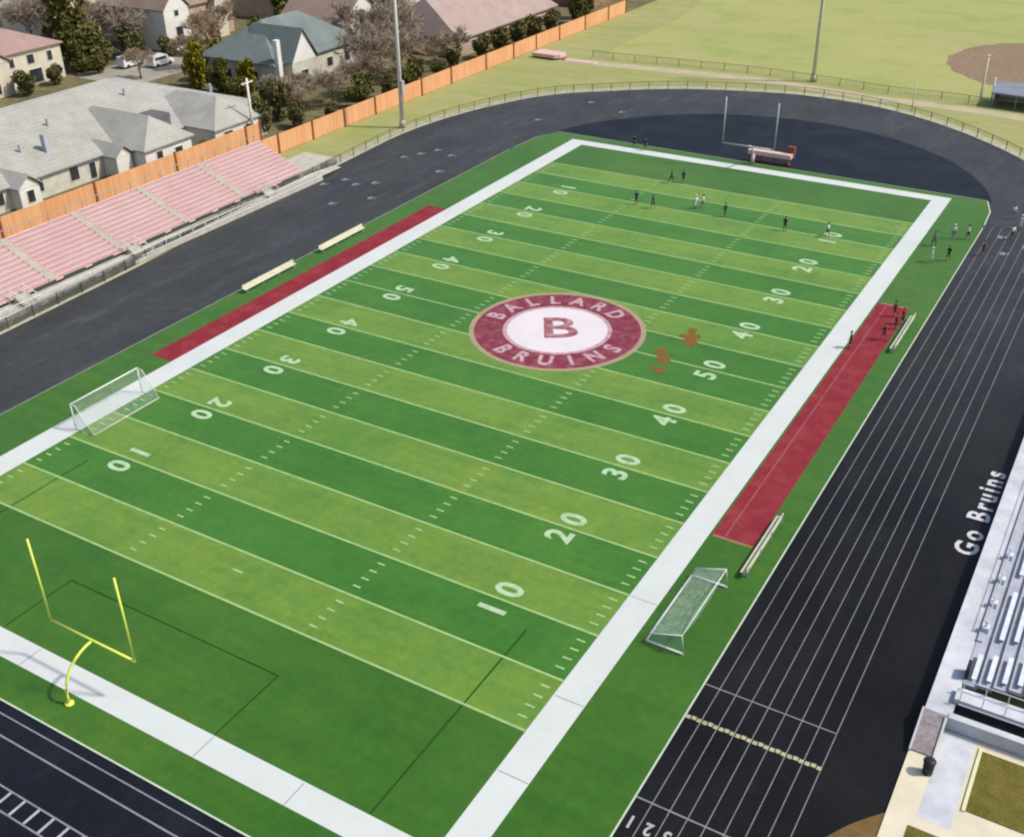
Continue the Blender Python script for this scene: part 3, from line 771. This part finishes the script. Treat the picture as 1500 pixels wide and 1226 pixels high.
def window_x(t, x, y, z, wdt, h):
    """a window in a wall that faces +x"""
    f = MB().box(x + .002, x + .07, y - wdt / 2 - .1, y + wdt / 2 + .1, z - .1, z + h + .1).build('window', m_trim, t)
    MB().box(x + .072, x + .09, y - wdt / 2, y + wdt / 2, z, z + h).build('pane', m_glass, f)
def window_y(t, y, x, z, wdt, h):
    f = MB().box(x - wdt / 2 - .1, x + wdt / 2 + .1, y - .07, y - .002, z - .1, z + h + .1).build('window', m_trim, t)
    MB().box(x - wdt / 2, x + wdt / 2, y - .09, y - .072, z, z + h).build('pane', m_glass, f)
def house(label, x0, x1, y0, y1, ze, zr, axis, hip, wall, roof, wins=(), winy=(), chim=None, cat='house', wing=None):
    t = thing('house', label, cat, ((x0 + x1) / 2, (y0 + y1) / 2, 0), None)
    MB().box(x0, x1, y0, y1, 0, ze - .2).build('wall', wall, t)
    mb = MB(); hip_roof(mb, x0, x1, y0, y1, ze, zr, axis, hip)
    rf = mb.build('roof', roof, t)
    if hip == 0 and axis == 'x':
        for gx in (x1 - .02, x0 + .2):
            mb = MB(); gable_wall(mb, 'x', gx, y0, y1, ze - .2, zr - .25); mb.build('gable', wall, t)
    if hip == 0 and axis == 'y':
        xm = (x0 + x1) / 2
        for y in (y0 + .02, y1 - .2):
            mb = MB(); mb.add([(x0, y, ze - .2), (x1, y, ze - .2), (xm, y, zr - .25), (x0, y + .18, ze - .2), (x1, y + .18, ze - .2), (xm, y + .18, zr - .25)], [(0, 1, 2), (5, 4, 3), (0, 2, 5, 3), (2, 1, 4, 5), (1, 0, 3, 4)])
            mb.build('gable', wall, t)
    for (y, z, ww, h) in wins: window_x(t, x1, y, z, ww, h)
    for (x, z, ww, h) in winy: window_y(t, y0, x, z, ww, h)
    if chim:
        cx, cy, cz, cw = chim
        MB().box(cx - cw, cx + cw, cy - cw, cy + cw, ze, cz).build('chimney', m_brown_wall if wall is not m_white_wall else m_white_wall, rf)
    return t
def wing(t, x0, x1, y0, y1, ze, zr, axis, hip, wall, roof, gable=None, wins=()):
    MB().box(x0, x1, y0, y1, 0, ze - .2).build('wing_wall', wall, t)
    mb = MB(); hip_roof(mb, x0, x1, y0, y1, ze, zr, axis, hip, .4); mb.build('wing_roof', roof, t)
    if hip == 0 and axis == 'x':
        mb = MB(); gable_wall(mb, 'x', x1 + .05, y0, y1, ze - .22, zr - .22); mb.build('gable', gable or wall, t)
    for (y, z, ww, h) in wins: window_x(t, x1, y, z, ww, h)
# A: long grey house behind the bleachers
A = house('long low house with a broad grey shingle roof behind the left bleachers', -80, -50, 30, 97, 3.1, 7.9, 'y', .95, m_pale_wall, m_rgrey,
          wins=[(50.5, 1.0, 1.2, 1.5), (56.4, 1.0, 1.3, 1.5), (62, .9, 1.4, 1.7), (65, .3, 1.0, 2.1), (91, 1, 1.3, 1.4)])
wing(A, -62, -45.2, 70.0, 78.5, 3.3, 6.6, 'x', .7, m_white_wall, m_rgrey, wins=[(72.5, .4, 1.0, 2.2), (76, .9, 1.3, 1.4)])
wing(A, -60, -44.0, 82.0, 92.5, 3.2, 6.3, 'x', .8, m_white_wall, m_rgrey, wins=[(84.6, .9, 1.7, 1.5), (88.8, .9, 1.4, 1.5)])
wing(A, -56, -48.2, 52.2, 55.2, 2.9, 4.4, 'x', 0, m_white_wall, m_rgrey, wins=[(53.7, .8, 1.0, 1.5)])
wing(A, -56, -47.4, 67.0, 69.6, 2.9, 4.3, 'x', 0, m_white_wall, m_rgrey)
MB().prism([(-51.2, 74.9), (-47.7, 74.9), (-47.7, 77.7), (-51.2, 77.7)], 4.0, 6.25).build('dormer', m_dormer, A)
MB().box(-54.0, -53.2, 61.0, 61.9, 4.0, 6.6).build('vent_stack', m_greystep, A)
for vx, vy, vz in ((-57, 45, 5.7), (-55, 58.5, 5.1), (-58.5, 66, 6.2), (-60, 81, 6.7), (-56, 94, 4.9)):
    MB().tube([(vx, vy, vz - .6), (vx, vy, vz + .7)], .22, 8).build('roof_vent', m_greystep, A)
# B: two storey house at the left edge
B = house('two storey tan house with a pinkish roof at the left edge', -119, -100, 76, 102.5, 6.0, 9.8, 'y', .9, m_cream_wall, m_rpink,
          wins=[(88, 3.6, 1.2, 1.5), (92, 3.6, 1.2, 1.5), (96, 3.6, 1.4, 1.5), (100, 3.4, 1.0, 1.6), (91, .6, 1.4, 1.7), (96.5, .3, 2.6, 2.3)])
wing(B, -104, -97.6, 83.5, 90.0, 5.6, 8.0, 'x', 0, m_cream_wall, m_rpink, wins=[(86.8, 3.2, 1.2, 1.6), (86.8, .6, 1.2, 1.7)])
house('large pale house with a tan roof in the top left corner', -168, -146, 118, 148, 6, 10.5, 'y', .8, m_cream_wall, m_rtan, wins=[(124, 3.4, 1.4, 1.6), (130, 3.4, 1.4, 1.6), (137, 3.4, 1.4, 1.6), (143, 3.4, 1.4, 1.6), (128, .7, 1.6, 1.6), (139, .7, 1.6, 1.6)])
D = house('tall house with a brown roof and a white gabled front with two dark windows', -118, -100, 127, 146, 7.0, 11.5, 'y', .7, m_tan_wall, m_rbrown, wins=[(138, 3.8, 1.2, 1.6), (143.5, 3.8, 1.2, 1.6)])
wing(D, -108, -97.5, 125.2, 131.6, 7.6, 11.2, 'x', 0, m_white_wall, m_rbrown, wins=[(128.4, 6.2, 1.0, 1.0), (128.6, 1.6, 1.7, 2.6)])
wing(D, -106, -98.2, 139.5, 142.6, 7.2, 10.4, 'x', 0, m_cream_wall, m_rbrown, wins=[(141, 4.2, 1.0, 1.6)])
house('cream house with a tan roof between the tall gabled house and the dark conifer', -142, -126, 122, 138, 5.2, 9.0, 'x', 0, m_cream_wall, m_rtan, wins=[(126, 1, 1.4, 1.6), (133, 1, 1.4, 1.6), (130, 4.4, 1.2, 1.4)])
house('brown roofed house at the top edge behind the teal roof', -116, -98, 158, 180, 5, 9.2, 'y', .8, m_tan_wall, m_rbrown, wins=[(163, 1.4, 1.4, 1.6), (170, 1.4, 1.4, 1.6), (176, 1.4, 1.4, 1.6)])
F = house('house with a teal hipped roof, white chimney and steep white gable', -76, -59.5, 112.5, 136, 4.2, 9.6, 'y', .85, m_pale_wall, m_rteal, wins=[(127, 1.2, 1.5, 1.5), (132, 1.2, 1.5, 1.5)], winy=[(-70, 1.2, 1.4, 1.5), (-64, 1.2, 1.4, 1.5)])
wing(F, -68, -57.6, 114.9, 121.2, 4.3, 9.4, 'x', 0, m_pale_wall, m_rteal, gable=m_white_wall, wins=[(118, 1.1, 1.6, 1.5)])
MB().box(-59.45, -58.6, 112.7, 113.6, 0, 8.2).build('chimney', m_white_wall, F)
G = house('cream gabled house with a white front at the top edge behind the bare trees', -84, -69, 143, 156, 4.6, 9.6, 'x', 0, m_white_wall, m_rbrown, wins=[(146.5, 1, 1.4, 1.6), (152.5, 1, 1.4, 1.6), (149.5, 4.8, 1.2, 1.4)])
Hh = house('long house with a big mauve roof behind the hedge and the far cedar fence', -64, -45, 147, 184, 3.4, 9.4, 'y', .35, m_tan_wall, m_rmauve, wins=[(152, .9, 1.5, 1.5), (160, .9, 1.5, 1.5), (168, .9, 1.5, 1.5), (177, .9, 1.5, 1.5)])
house('red brick house at the end of the cedar fence', -62, -44.5, 201, 218, 4, 8.0, 'y', .6, m_brown_wall, m_padrust, wins=[(205, 1, 1.4, 1.5), (212, 1, 1.4, 1.5)])
house('pale house with a brown roof at the top edge behind the mauve roof', -96, -80, 172, 194, 5, 9.4, 'y', .7, m_cream_wall, m_rbrown, wins=[(177, 1.2, 1.4, 1.5), (186, 1.2, 1.4, 1.5)])
struct('driveway', MB().poly([(-99, 103), (-84, 103), (-84, 123), (-99, 123)], -.035), m_road)
# parked vans
def van(label, x, y):
    t = thing('parked_van', label, 'van', (x, y, 0), 'white vans on the driveway')
    L, W = 2.5, .98
    prof = [(-L, .35), (L, .35), (L, 1.0), (L * .62, 1.12), (L * .36, 1.95), (-L * .96, 2.0), (-L, 1.0)]
    n = len(prof); vs = [(x - W, y + p, z) for p, z in prof] + [(x + W, y + p, z) for p, z in prof]
    MB().add(vs, [tuple(range(n)), tuple(reversed(range(n, 2 * n)))] + [(i, n + i, n + (i + 1) % n, (i + 1) % n) for i in range(n)]).build('body', m_car, t)
    MB().add([(x - .85, y + L * .60, 1.18), (x + .85, y + L * .60, 1.18), (x + .8, y + L * .385, 1.9), (x - .8, y + L * .385, 1.9)], [(0, 1, 2, 3)]).build('windscreen', m_glass, t)
    for s in (-1, 1): MB().box(min(x + s * W, x + s * (W + .01)), max(x + s * W, x + s * (W + .01)), y - L * .8, y + L * .3, 1.25, 1.75).build('side_window', m_glass, t)
    for sx in (-1, 1):
        for sy in (-.62, .6):
            MB().tube([(x + sx * (W - .12), y + sy * L, .35), (x + sx * (W + .06), y + sy * L, .35)], .35, 14).build('wheel', m_tyre, t)
    return t
van('white parked van beyond the ridge of the grey roof, nearer the white gabled house', -91.0, 116.6)
van('white parked van beyond the ridge of the grey roof, nearer the dark shrubs', -95.4, 113.6)

# ------------------------------------------------------------------ trees
def leaf_crown(rx, rz, n, size, seed, lumps=9, zc=None):
    rnd = random.Random(seed); mb = MB(); zc = zc if zc is not None else rz * 1.0
    L = []
    for k in range(lumps):
        a = rnd.uniform(0, 2 * math.pi); r = rx * rnd.uniform(.15, .65); z = rnd.uniform(-.6, .7) * rz
        L.append((Vector((r * math.cos(a), r * math.sin(a), zc + z)), rx * rnd.uniform(.38, .62)))
    for i in range(n):
        c0, rr = rnd.choice(L)
        d = Vector((rnd.gauss(0, 1), rnd.gauss(0, 1), rnd.gauss(0, 1))).normalized() * rr * rnd.uniform(.55, 1.05)
        d.z *= rz / rx
        p = c0 + d
        if p.z < .1: p.z = rnd.uniform(.1, .6)
        u = Vector((rnd.gauss(0, 1), rnd.gauss(0, 1), rnd.gauss(0, .7))).normalized(); v = u.cross(Vector((rnd.gauss(0, 1), rnd.gauss(0, 1), rnd.gauss(0, 1)))).normalized()
        s = size * rnd.uniform(.6, 1.3)
        mb.add([p - u * s, p + v * s * .6, p + u * s, p - v * s * .6], [(0, 1, 2, 3)])
    return mb
def trunk(mb, h, r, seed, limbs=5, spread=.4):
    rnd = random.Random(seed)
    mb.tube([(0, 0, -.1), (rnd.uniform(-.1, .1), rnd.uniform(-.1, .1), h * .5), (rnd.uniform(-.2, .2), rnd.uniform(-.2, .2), h)], [r, r * .7, r * .25], 7)
    for k in range(limbs):
        a = 2 * math.pi * k / limbs + rnd.uniform(-.4, .4); z = h * rnd.uniform(.35, .75); l = h * spread * rnd.uniform(.7, 1.2)
        mb.tube([(0, 0, z), (l * .5 * math.cos(a), l * .5 * math.sin(a), z + l * .4), (l * math.cos(a), l * math.sin(a), z + l * .9)], [r * .45, r * .3, r * .1], 5)
    return mb
def proto(name, label, cat, crown, mat, tr, smooth=False):
    t = thing(name, label, cat)
    crown.build('crown', mat, t); tr.build('trunk', m_bark, t, True)
    return t
def bare_crown(h, seed, spread=.5):
    rnd = random.Random(seed); mb = MB()
    def br(p, d, l, r, lev):
        q = p + d * l
        mb.tube([p, q], [r, r * .65], 3 if lev > 1 else 4, False)
        if lev >= 4: return
        for k in range(4 if lev < 2 else 4):
            nd = (d + Vector((rnd.gauss(0, spread), rnd.gauss(0, spread), rnd.gauss(.12, spread * .7)))).normalized()
            br(p + d * l * rnd.uniform(.45, 1.0), nd, l * rnd.uniform(.55, .8), max(r * .55, .036), lev + 1)
    for k in range(7):
        a = 2 * math.pi * k / 7 + rnd.uniform(-.4, .4)
        br(Vector((0, 0, h * rnd.uniform(.16, .32))), Vector((math.cos(a) * .75, math.sin(a) * .75, 1)).normalized(), h * .27, .10, 0)
    return mb
GT = 'bare trees behind the cedar fence'
P = {}
P['ever'] = proto('evergreen_tree', 'tall dark evergreen right of the pinkish roofed house', 'tree', leaf_crown(2.6, 3.9, 2600, .34, 1, 11), m_ever, trunk(MB(), 6, .22, 1))
P['ever2'] = proto('evergreen_tree', 'broad dark evergreen behind the driveway vans', 'tree', leaf_crown(3.2, 2.9, 2600, .36, 2, 10), m_ever, trunk(MB(), 4.5, .22, 2))
P['yel'] = proto('yellow_green_bush', 'rounded yellow green bush at the corner of the grey roof', 'bush', leaf_crown(1.9, 2.1, 2000, .26, 3, 8), m_yelg, trunk(MB(), 3, .14, 3))
P['olive'] = proto('olive_bush', 'olive bush', 'bush', leaf_crown(1.7, 1.5, 1500, .26, 4, 8), m_olive, trunk(MB(), 2.2, .12, 4))
P['b1'] = proto('bare_tree', 'bare', 'tree', bare_crown(8, 11), m_twig, trunk(MB(), 3.4, .2, 11, 3, .3))
P['b2'] = proto('bare_tree', 'bare', 'tree', bare_crown(8, 12, .6), m_twig, trunk(MB(), 3.0, .22, 12, 3, .3))
used = set()
def plant(k, x, y, s, label, group=None, sz=None):
    sc_ = (s, s, s * (sz or 1)); rz = random.uniform(0, 6.28)
    p = P[k]
    if k not in used:
        used.add(k); p.location = (x, y, -.04); p.rotation_euler = (0, 0, rz); p.scale = sc_; p['label'] = label
        if group: p['group'] = group
        return p
    o = dup(p, (x, y, -.04), rz, sc_, label)
    if group: o['group'] = group
    elif 'group' in o: del o['group']
    return o
GE, GB, GO = 'dark evergreens between the houses', 'yellow green bushes', 'olive bushes and hedge plants'
plant('ever', -108.5, 111.5, 1.6, 'tall dark evergreen right of the pinkish roof', GE, 1.35)
plant('ever2', -101.5, 110.5, 1.25, 'broad dark evergreen between the pinkish roof and the white vans', GE, 1.1)
plant('ever', -100.5, 106.0, .75, 'small dark shrub against the right wall of the pinkish roofed house', GE)
plant('ever2', -96.5, 106.0, .62, 'low dark shrub behind the ridge of the grey roof', GE)
plant('olive', -98.6, 109.2, 1.7, 'greyish round shrub in front of the tall dark evergreen', GO, 1.0)
plant('olive', -95.2, 90.5, 1.3, 'olive shrub at the left edge below the pinkish roofed house', GO)
plant('olive', -96.8, 97.5, 1.1, 'olive shrub below the windows of the pinkish roofed house', GO)
plant('ever', -94.6, 155.5, 1.0, 'dark evergreen above the teal roof', GE)
plant('olive', -88, 150, 2.0, 'grey green shrub above the teal roof', GO)
plant('yel', -72.8, 108.0, 1.35, 'large yellow green bush right of the grey roof', GB, 1.25)
plant('yel', -76.0, 112.5, 1.0, 'yellow green bush with an orange tint behind the large one', GB, 1.2)
plant('yel', -62.4, 108.8, .95, 'small yellow green bush in front of the teal roof', GB, 1.35)
plant('ever', -67.2, 107.2, .8, 'dark conifer between the two yellow green bushes', GE, .9)
plant('ever2', -60.5, 104.2, .6, 'dark shrub under the small yellow green bush', GE, 1.2)
plant('b1', -48.3, 105.0, 1.0, 'bare brown tree in front of the steep white gable', GT, .8)
plant('b2', -52.5, 104.0, 0.79, 'small pale bare tree left of the steep white gable', GT)
plant('b2', -45.0, 109.5, 1.05, 'mauve bare tree at the right corner of the teal roof', GT, .8)
plant('b1', -44.5, 119.5, 1.02, 'bare tree just left of the tall floodlight pole', GT)
plant('b2', -50.5, 125.0, 1.41, 'tall bare tree rising behind the floodlight pole', GT)
plant('b1', -45.0, 128.0, 1.22, 'grey bare tree just right of the floodlight pole', GT)
plant('b2', -56, 141.0, 1.47, 'wide bare tree in front of the mauve roof on its left', GT)
plant('b1', -43.0, 136.0, 1.02, 'bare tree close to the cedar fence with twigs over its top', GT)
plant('b2', -43.5, 143.5, 0.92, 'pale bare tree at the left end of the mauve roof', GT)
plant('b1', -66, 142.0, 1.41, 'bare tree in front of the cream gabled house', GT)
plant('b2', -122, 116, 1.60, 'bare tree left of the white gabled front', GT)
plant('b1', -113, 121, 1.28, 'bare tree at the foot of the white gabled front', GT)
plant('b2', -90, 128, 1.15, 'low bare tree right of the white gabled front', GT)
plant('b2', -46.0, 116.5, .85, 'mauve bare tree between the teal roof and the floodlight pole, nearest the house', GT)
plant('b1', -52.0, 133.5, 1.25, 'tall bare tree in the thick clump right of the floodlight pole, its rear left one', GT)
plant('b2', -47.0, 134.0, 1.1, 'bare tree in the middle of the thick clump right of the floodlight pole', GT)
plant('b1', -59.0, 150.0, 1.3, 'tall bare tree over the left hip of the mauve roof', GT)
plant('b1', -72.0, 162.0, 1.4, 'bare tree at the top edge between the cream gable and the mauve roof', GT)
plant('b2', -66.0, 155.0, 1.3, 'bare tree right of the cream gabled house', GT)
plant('b1', -46.5, 101.0, .85, 'bare tree nearest the utility pole', GT)
plant('b2', -51.0, 109.0, .72, 'bare tree close under the steep white gable', GT)
plant('b1', -118, 126, 1.3, 'bare tree at the left wall of the tall gabled house', GT)
plant('b2', -128, 118, 1.2, 'bare tree in front of the cream house left of the tall gabled house', GT)
plant('ever2', -84, 137, 1.0, 'dark evergreen left of the cream gabled house', GE)
plant('ever', -118, 158, 1.1, 'dark evergreen at the top edge right of the tall gabled house', GE)
plant('b2', -103, 120.5, 1.3, 'pale bare tree behind the vans', GT)
plant('olive', -100.5, 119.5, 1.9, 'tan green shrub behind the vans', GO)
plant('olive', -93.5, 121.5, 1.3, 'olive shrub right of the vans', GO)
plant('b1', -84.5, 117.5, 1.0, 'bare tree at the right edge of the driveway', GT)
plant('yel', -80, 120, 1.1, 'yellow green bush between the driveway and the teal roof', GB)
plant('b2', -86.5, 107.5, .8, 'low bare tree over the ridge of the grey roof', GT)
plant('b1', -94.5, 136, 1.2, 'bare tree before the right wall of the tall gabled house', GT)
plant('olive', -80, 131, 1.7, 'olive shrub left of the teal roof', GO)
plant('olive', -47.5, 99.0, 1.5, 'large olive bush behind the utility pole', GO, 1.3)
plant('olive', -42.5, 114.5, 1.2, 'olive bush behind the fence just left of the floodlight pole', GO, 1.2)
plant('olive', -41.8, 128.5, 1.1, 'olive bush behind the fence under the thick clump of bare trees', GO, 1.2)
plant('olive', -41.8, 140.0, 1.1, 'olive bush behind the fence left of the hedge', GO, 1.2)
plant('olive', -44.5, 92.5, 1.15, 'olive bush right of the cream utility pole', GO, 1.5)
plant('olive', -42.0, 97.0, 1.05, 'olive bush behind the fence under the bare brown tree', GO, 1.2)
plant('olive', -40.5, 103.2, .8, 'low olive bush behind the fence below the mauve bare tree', GO)
plant('ever2', -41.2, 110.8, .6, 'dark olive bush behind the fence left of the floodlight pole', GE)
plant('ever', -39.8, 117.4, .5, 'bright dark green shrub right at the floodlight pole', GE)
plant('ever2', -41, 124.5, .55, 'brownish dark shrub behind the fence right of the floodlight pole', GE)
plant('ever2', -39.6, 132.5, .5, 'dark shrub behind the fence under the grey bare tree', GE)
hedge = ['hedge bush at the left end of the mauve roof', 'hedge bush under the left windows of the mauve roofed house', 'hedge bush at the middle of the mauve roofed house', 'hedge bush under the right windows of the mauve roofed house', 'hedge bush at the right end of the mauve roof']
for k, lb in enumerate(hedge): plant('olive', -41.2, 148.5 + k * 6.6, 1.35, lb, GO, 1.0)
plant('ever', -40.5, 184.5, .8, 'dark evergreen by the cedar fence right of the mauve roof', GE)
plant('ever', -41.5, 190.5, .95, 'green evergreen by the far end of the cedar fence', GE)
for (x, y, s, lb) in ((-44.6, 48.5, .5, 'small garden bush at the left end of the grey house front'), (-44.6, 57.4, .55, 'small garden bush in front of the small white gable of the grey house'), (-44.6, 63.5, .6, 'garden bush in the middle of the grey house front'), (-44.6, 80.4, .65, 'garden bush between the two wings of the grey house')):
    plant('olive', x, y, s, lb, GO)
# ------------------------------------------------------------------ people
m_skin = M('skin', (.36, .20, .13), .6, .1, 4); m_hair = M('dark_hair', (.03, .02, .015), .7, .2, 5)
cl = {'black': M('black_cloth', (.02, .022, .026), .85, .2, 4), 'maroon': M('maroon_cloth', (.17, .02, .03), .85, .2, 4), 'white': M('white_cloth', (.70, .70, .68), .85, .08, 4),
      'green': M('dark_green_cloth', (.018, .05, .022), .85, .2, 4), 'grey': M('grey_cloth', (.20, .20, .21), .85, .2, 4), 'purple': M('purple_cloth', (.09, .035, .07), .85, .2, 4)}
def body_mesh(pose, seed):
    rnd = random.Random(seed); V, E, Rr = [], [], []
    def v(p, r, par=None):
        V.append(p); Rr.append(r)
        if par is not None: E.append((par, len(V) - 1))
        return len(V) - 1
    st, ar = {'stand': (.09, .12), 'run': (.38, .5), 'walk': (.22, .25)}[pose]
    pel = v((0, 0, .96), .135); wst = v((0, .01, 1.10), .12, pel); chest = v((0, .02, 1.32), .15, wst); nk = v((0, .02, 1.48), .06, chest)
    h1 = v((0, .03, 1.58), .085, nk); h2 = v((0, .045, 1.66), .105, h1); v((0, .03, 1.75), .075, h2)
    v((0, .145, 1.635), .02, h2)
    for s in (-1, 1):
        hip = v((s * .09, 0, .90), .10, pel); dy = s * st
        kn = v((s * .10, dy * .7 + .03, .50), .062, hip); an = v((s * .10, dy - (.12 if pose == 'run' and s < 0 else 0), .09 + (.16 if pose == 'run' and s < 0 else 0)), .042, kn)
        v((s * .11, dy + .15, .045 + (.14 if pose == 'run' and s < 0 else 0)), .04, an)
        sh = v((s * .19, .02, 1.40), .065, chest); el = v((s * .26, .02 - s * ar * .35, 1.13), .045, sh)
        wr = v((s * .27, .06 - s * ar * .8, .92 + ar * .25), .032, el); pm = v((s * .27, .08 - s * ar * .9, .84 + ar * .3), .034, wr)
        for f in range(4): v((s * (.265 + .004 * f), .045 + .025 * f - s * ar * .95, .755 + .006 * abs(f - 1.5) + ar * .34), .009, pm)
        v((s * .235, .125 - s * ar * .9, .81 + ar * .3), .010, pm)
    me = bpy.data.meshes.new('person'); me.from_pydata(V, E, [])
    ob = link(bpy.data.objects.new('tmp', me)); md = ob.modifiers.new('s', 'SKIN')
    for i, sv in enumerate(me.skin_vertices[0].data):
        sv.radius = (Rr[i], Rr[i]); sv.use_root = (i == 0)
    ob.modifiers.new('d', 'SUBSURF').levels = 1
    dg = bpy.context.evaluated_depsgraph_get(); out = bpy.data.meshes.new_from_object(ob.evaluated_get(dg))
    bpy.data.objects.remove(ob)
    return out
BM = {p: body_mesh(p, 1) for p in ('stand', 'run', 'walk')}
def person(x, y, rz, pose, top, bottom, label, group):
    me = BM[pose].copy(); me.materials.clear()
    for m in (m_skin, cl[top], cl[bottom], cl['black']): me.materials.append(m)
    for f in me.polygons:
        z, xx = f.center.z, abs(f.center.x)
        f.material_index = 3 if z < .11 else 2 if (z < 1.02 and z > .42 and xx < .215) else 1 if (1.02 <= z < 1.475 and not (xx > .235 and z < 1.15)) else 0
        f.use_smooth = True
    o = link(bpy.data.objects.new('person', me)); o.location = (x, y, 0.01); o.rotation_euler = (0, 0, rz)
    tag(o, label, 'person', group)
    hm = MB(); rings = []
    for k in range(5):
        a = k / 4 * 1.75; rings.append([(.112 * math.sin(a) * math.cos(2 * math.pi * j / 10), .022 + .122 * math.sin(a) * math.sin(2 * math.pi * j / 10) - .018 * k / 4, 1.705 + .095 * math.cos(a)) for j in range(10)])
    hm.add([p for r in rings for p in r], [(i * 10 + j, i * 10 + (j + 1) % 10, (i + 1) * 10 + (j + 1) % 10, (i + 1) * 10 + j) for i in range(4) for j in range(10)])
    hme = bpy.data.meshes.new('hair'); hme.from_pydata(hm.v, [], hm.f); hme.materials.append(m_hair if top != 'white' or pose == 'walk' else cl['white'])
    h = link(bpy.data.objects.new('hair' if hme.materials[0] is m_hair else 'helmet', hme)); h.parent = o
    return o
GP = 'players and staff on and beside the field'
ppl = [(18.0, 100.4, 2.2, 'run', 'green', 'black', 'person in dark clothes running near the far end line left of the goal post'),
 (19.3, 101.2, 1.0, 'stand', 'black', 'black', 'person in black beside the runner near the far end line'),
 (17.4, 90.9, .5, 'stand', 'black', 'green', 'person in black at the left of the far group of players'),
 (19.8, 90.6, 2.6, 'walk', 'green', 'black', 'person in dark green second from the left in the far group'),
 (24.4, 93.0, 4, 'stand', 'white', 'white', 'person in bright white at the middle of the far group'),
 (25.1, 93.6, 5, 'walk', 'white', 'grey', 'person in white top and grey bottoms at the middle of the far group'),
 (28.6, 92.0, 1.2, 'walk', 'green', 'black', 'person in dark green right of the white clad players'),
 (36.3, 91.1, 3.0, 'stand', 'black', 'black', 'lone person in black near the far right thirty yard line'),
 (41.2, 91.6, 1.7, 'walk', 'white', 'black', 'person in white top walking over the far right number'),
 (53.8, 97.8, .3, 'stand', 'white', 'grey', 'person in white top on the turf outside the far right corner, the farther left one'),
 (55.3, 98.4, 2.0, 'walk', 'white', 'black', 'person in white top and black bottoms close to the right curb by the far corner'),
 (53.2, 89.6, 5.1, 'stand', 'white', 'white', 'person all in white outside the right sideline beyond the maroon strip'),
 (54.7, 91.0, 2.9, 'walk', 'green', 'black', 'person in dark green beside the person all in white'),
 (58.6, 107.8, 3.6, 'walk', 'white', 'grey', 'person in white walking on the track by the far right bend, farthest of them'),
 (59.9, 104.6, 2.3, 'stand', 'white', 'white', 'person all in white standing on the track by the far right bend'),
 (59.6, 100.8, 4.0, 'walk', 'white', 'black', 'person in white top and black bottoms on the track by the far right bend'),
 (57.7, 94.4, 1.2, 'walk', 'purple', 'purple', 'person in dark purple walking on the inner lanes'),
 (60.6, 111.4, 2.6, 'walk', 'white', 'black', 'person in white top and black bottoms alone on the bend beyond the others'),
 (61.6, 106.6, 4.4, 'walk', 'black', 'grey', 'person in black top and grey bottoms on the outer lanes by the far right bend'),
 (62.2, 102.4, 1.9, 'stand', 'grey', 'black', 'person in grey top standing on the outer lanes by the far right bend'),
 (52.4, 94.6, 2.4, 'walk', 'grey', 'black', 'person in grey top on the turf just outside the far right sideline'),
 (54.0, 71.2, 1.4, 'stand', 'maroon', 'black', 'person in maroon standing before the far bench of the right maroon strip'),
 (54.3, 72.6, 2.0, 'stand', 'black', 'black', 'person in black next to the far bench of the right maroon strip'),
 (53.6, 68.4, 1.7, 'walk', 'black', 'maroon', 'person in black top and maroon bottoms at the edge of the right maroon strip'),
 (53.2, 73.9, 1.1, 'stand', 'purple', 'black', 'person in purple at the far end of the right maroon strip'),
 (51.3, 65.2, 1.6, 'stand', 'black', 'black', 'person in black standing on the edge of the white sideline by the maroon strip'),
 (7.1, 112.2, 3.0, 'stand', 'black', 'black', 'person in black on the far white end line, left one of a pair'),
 (9.1, 111.6, 3.3, 'walk', 'green', 'black', 'person in dark green on the far white end line, right one of a pair')]
for a in ppl: person(*a, GP)
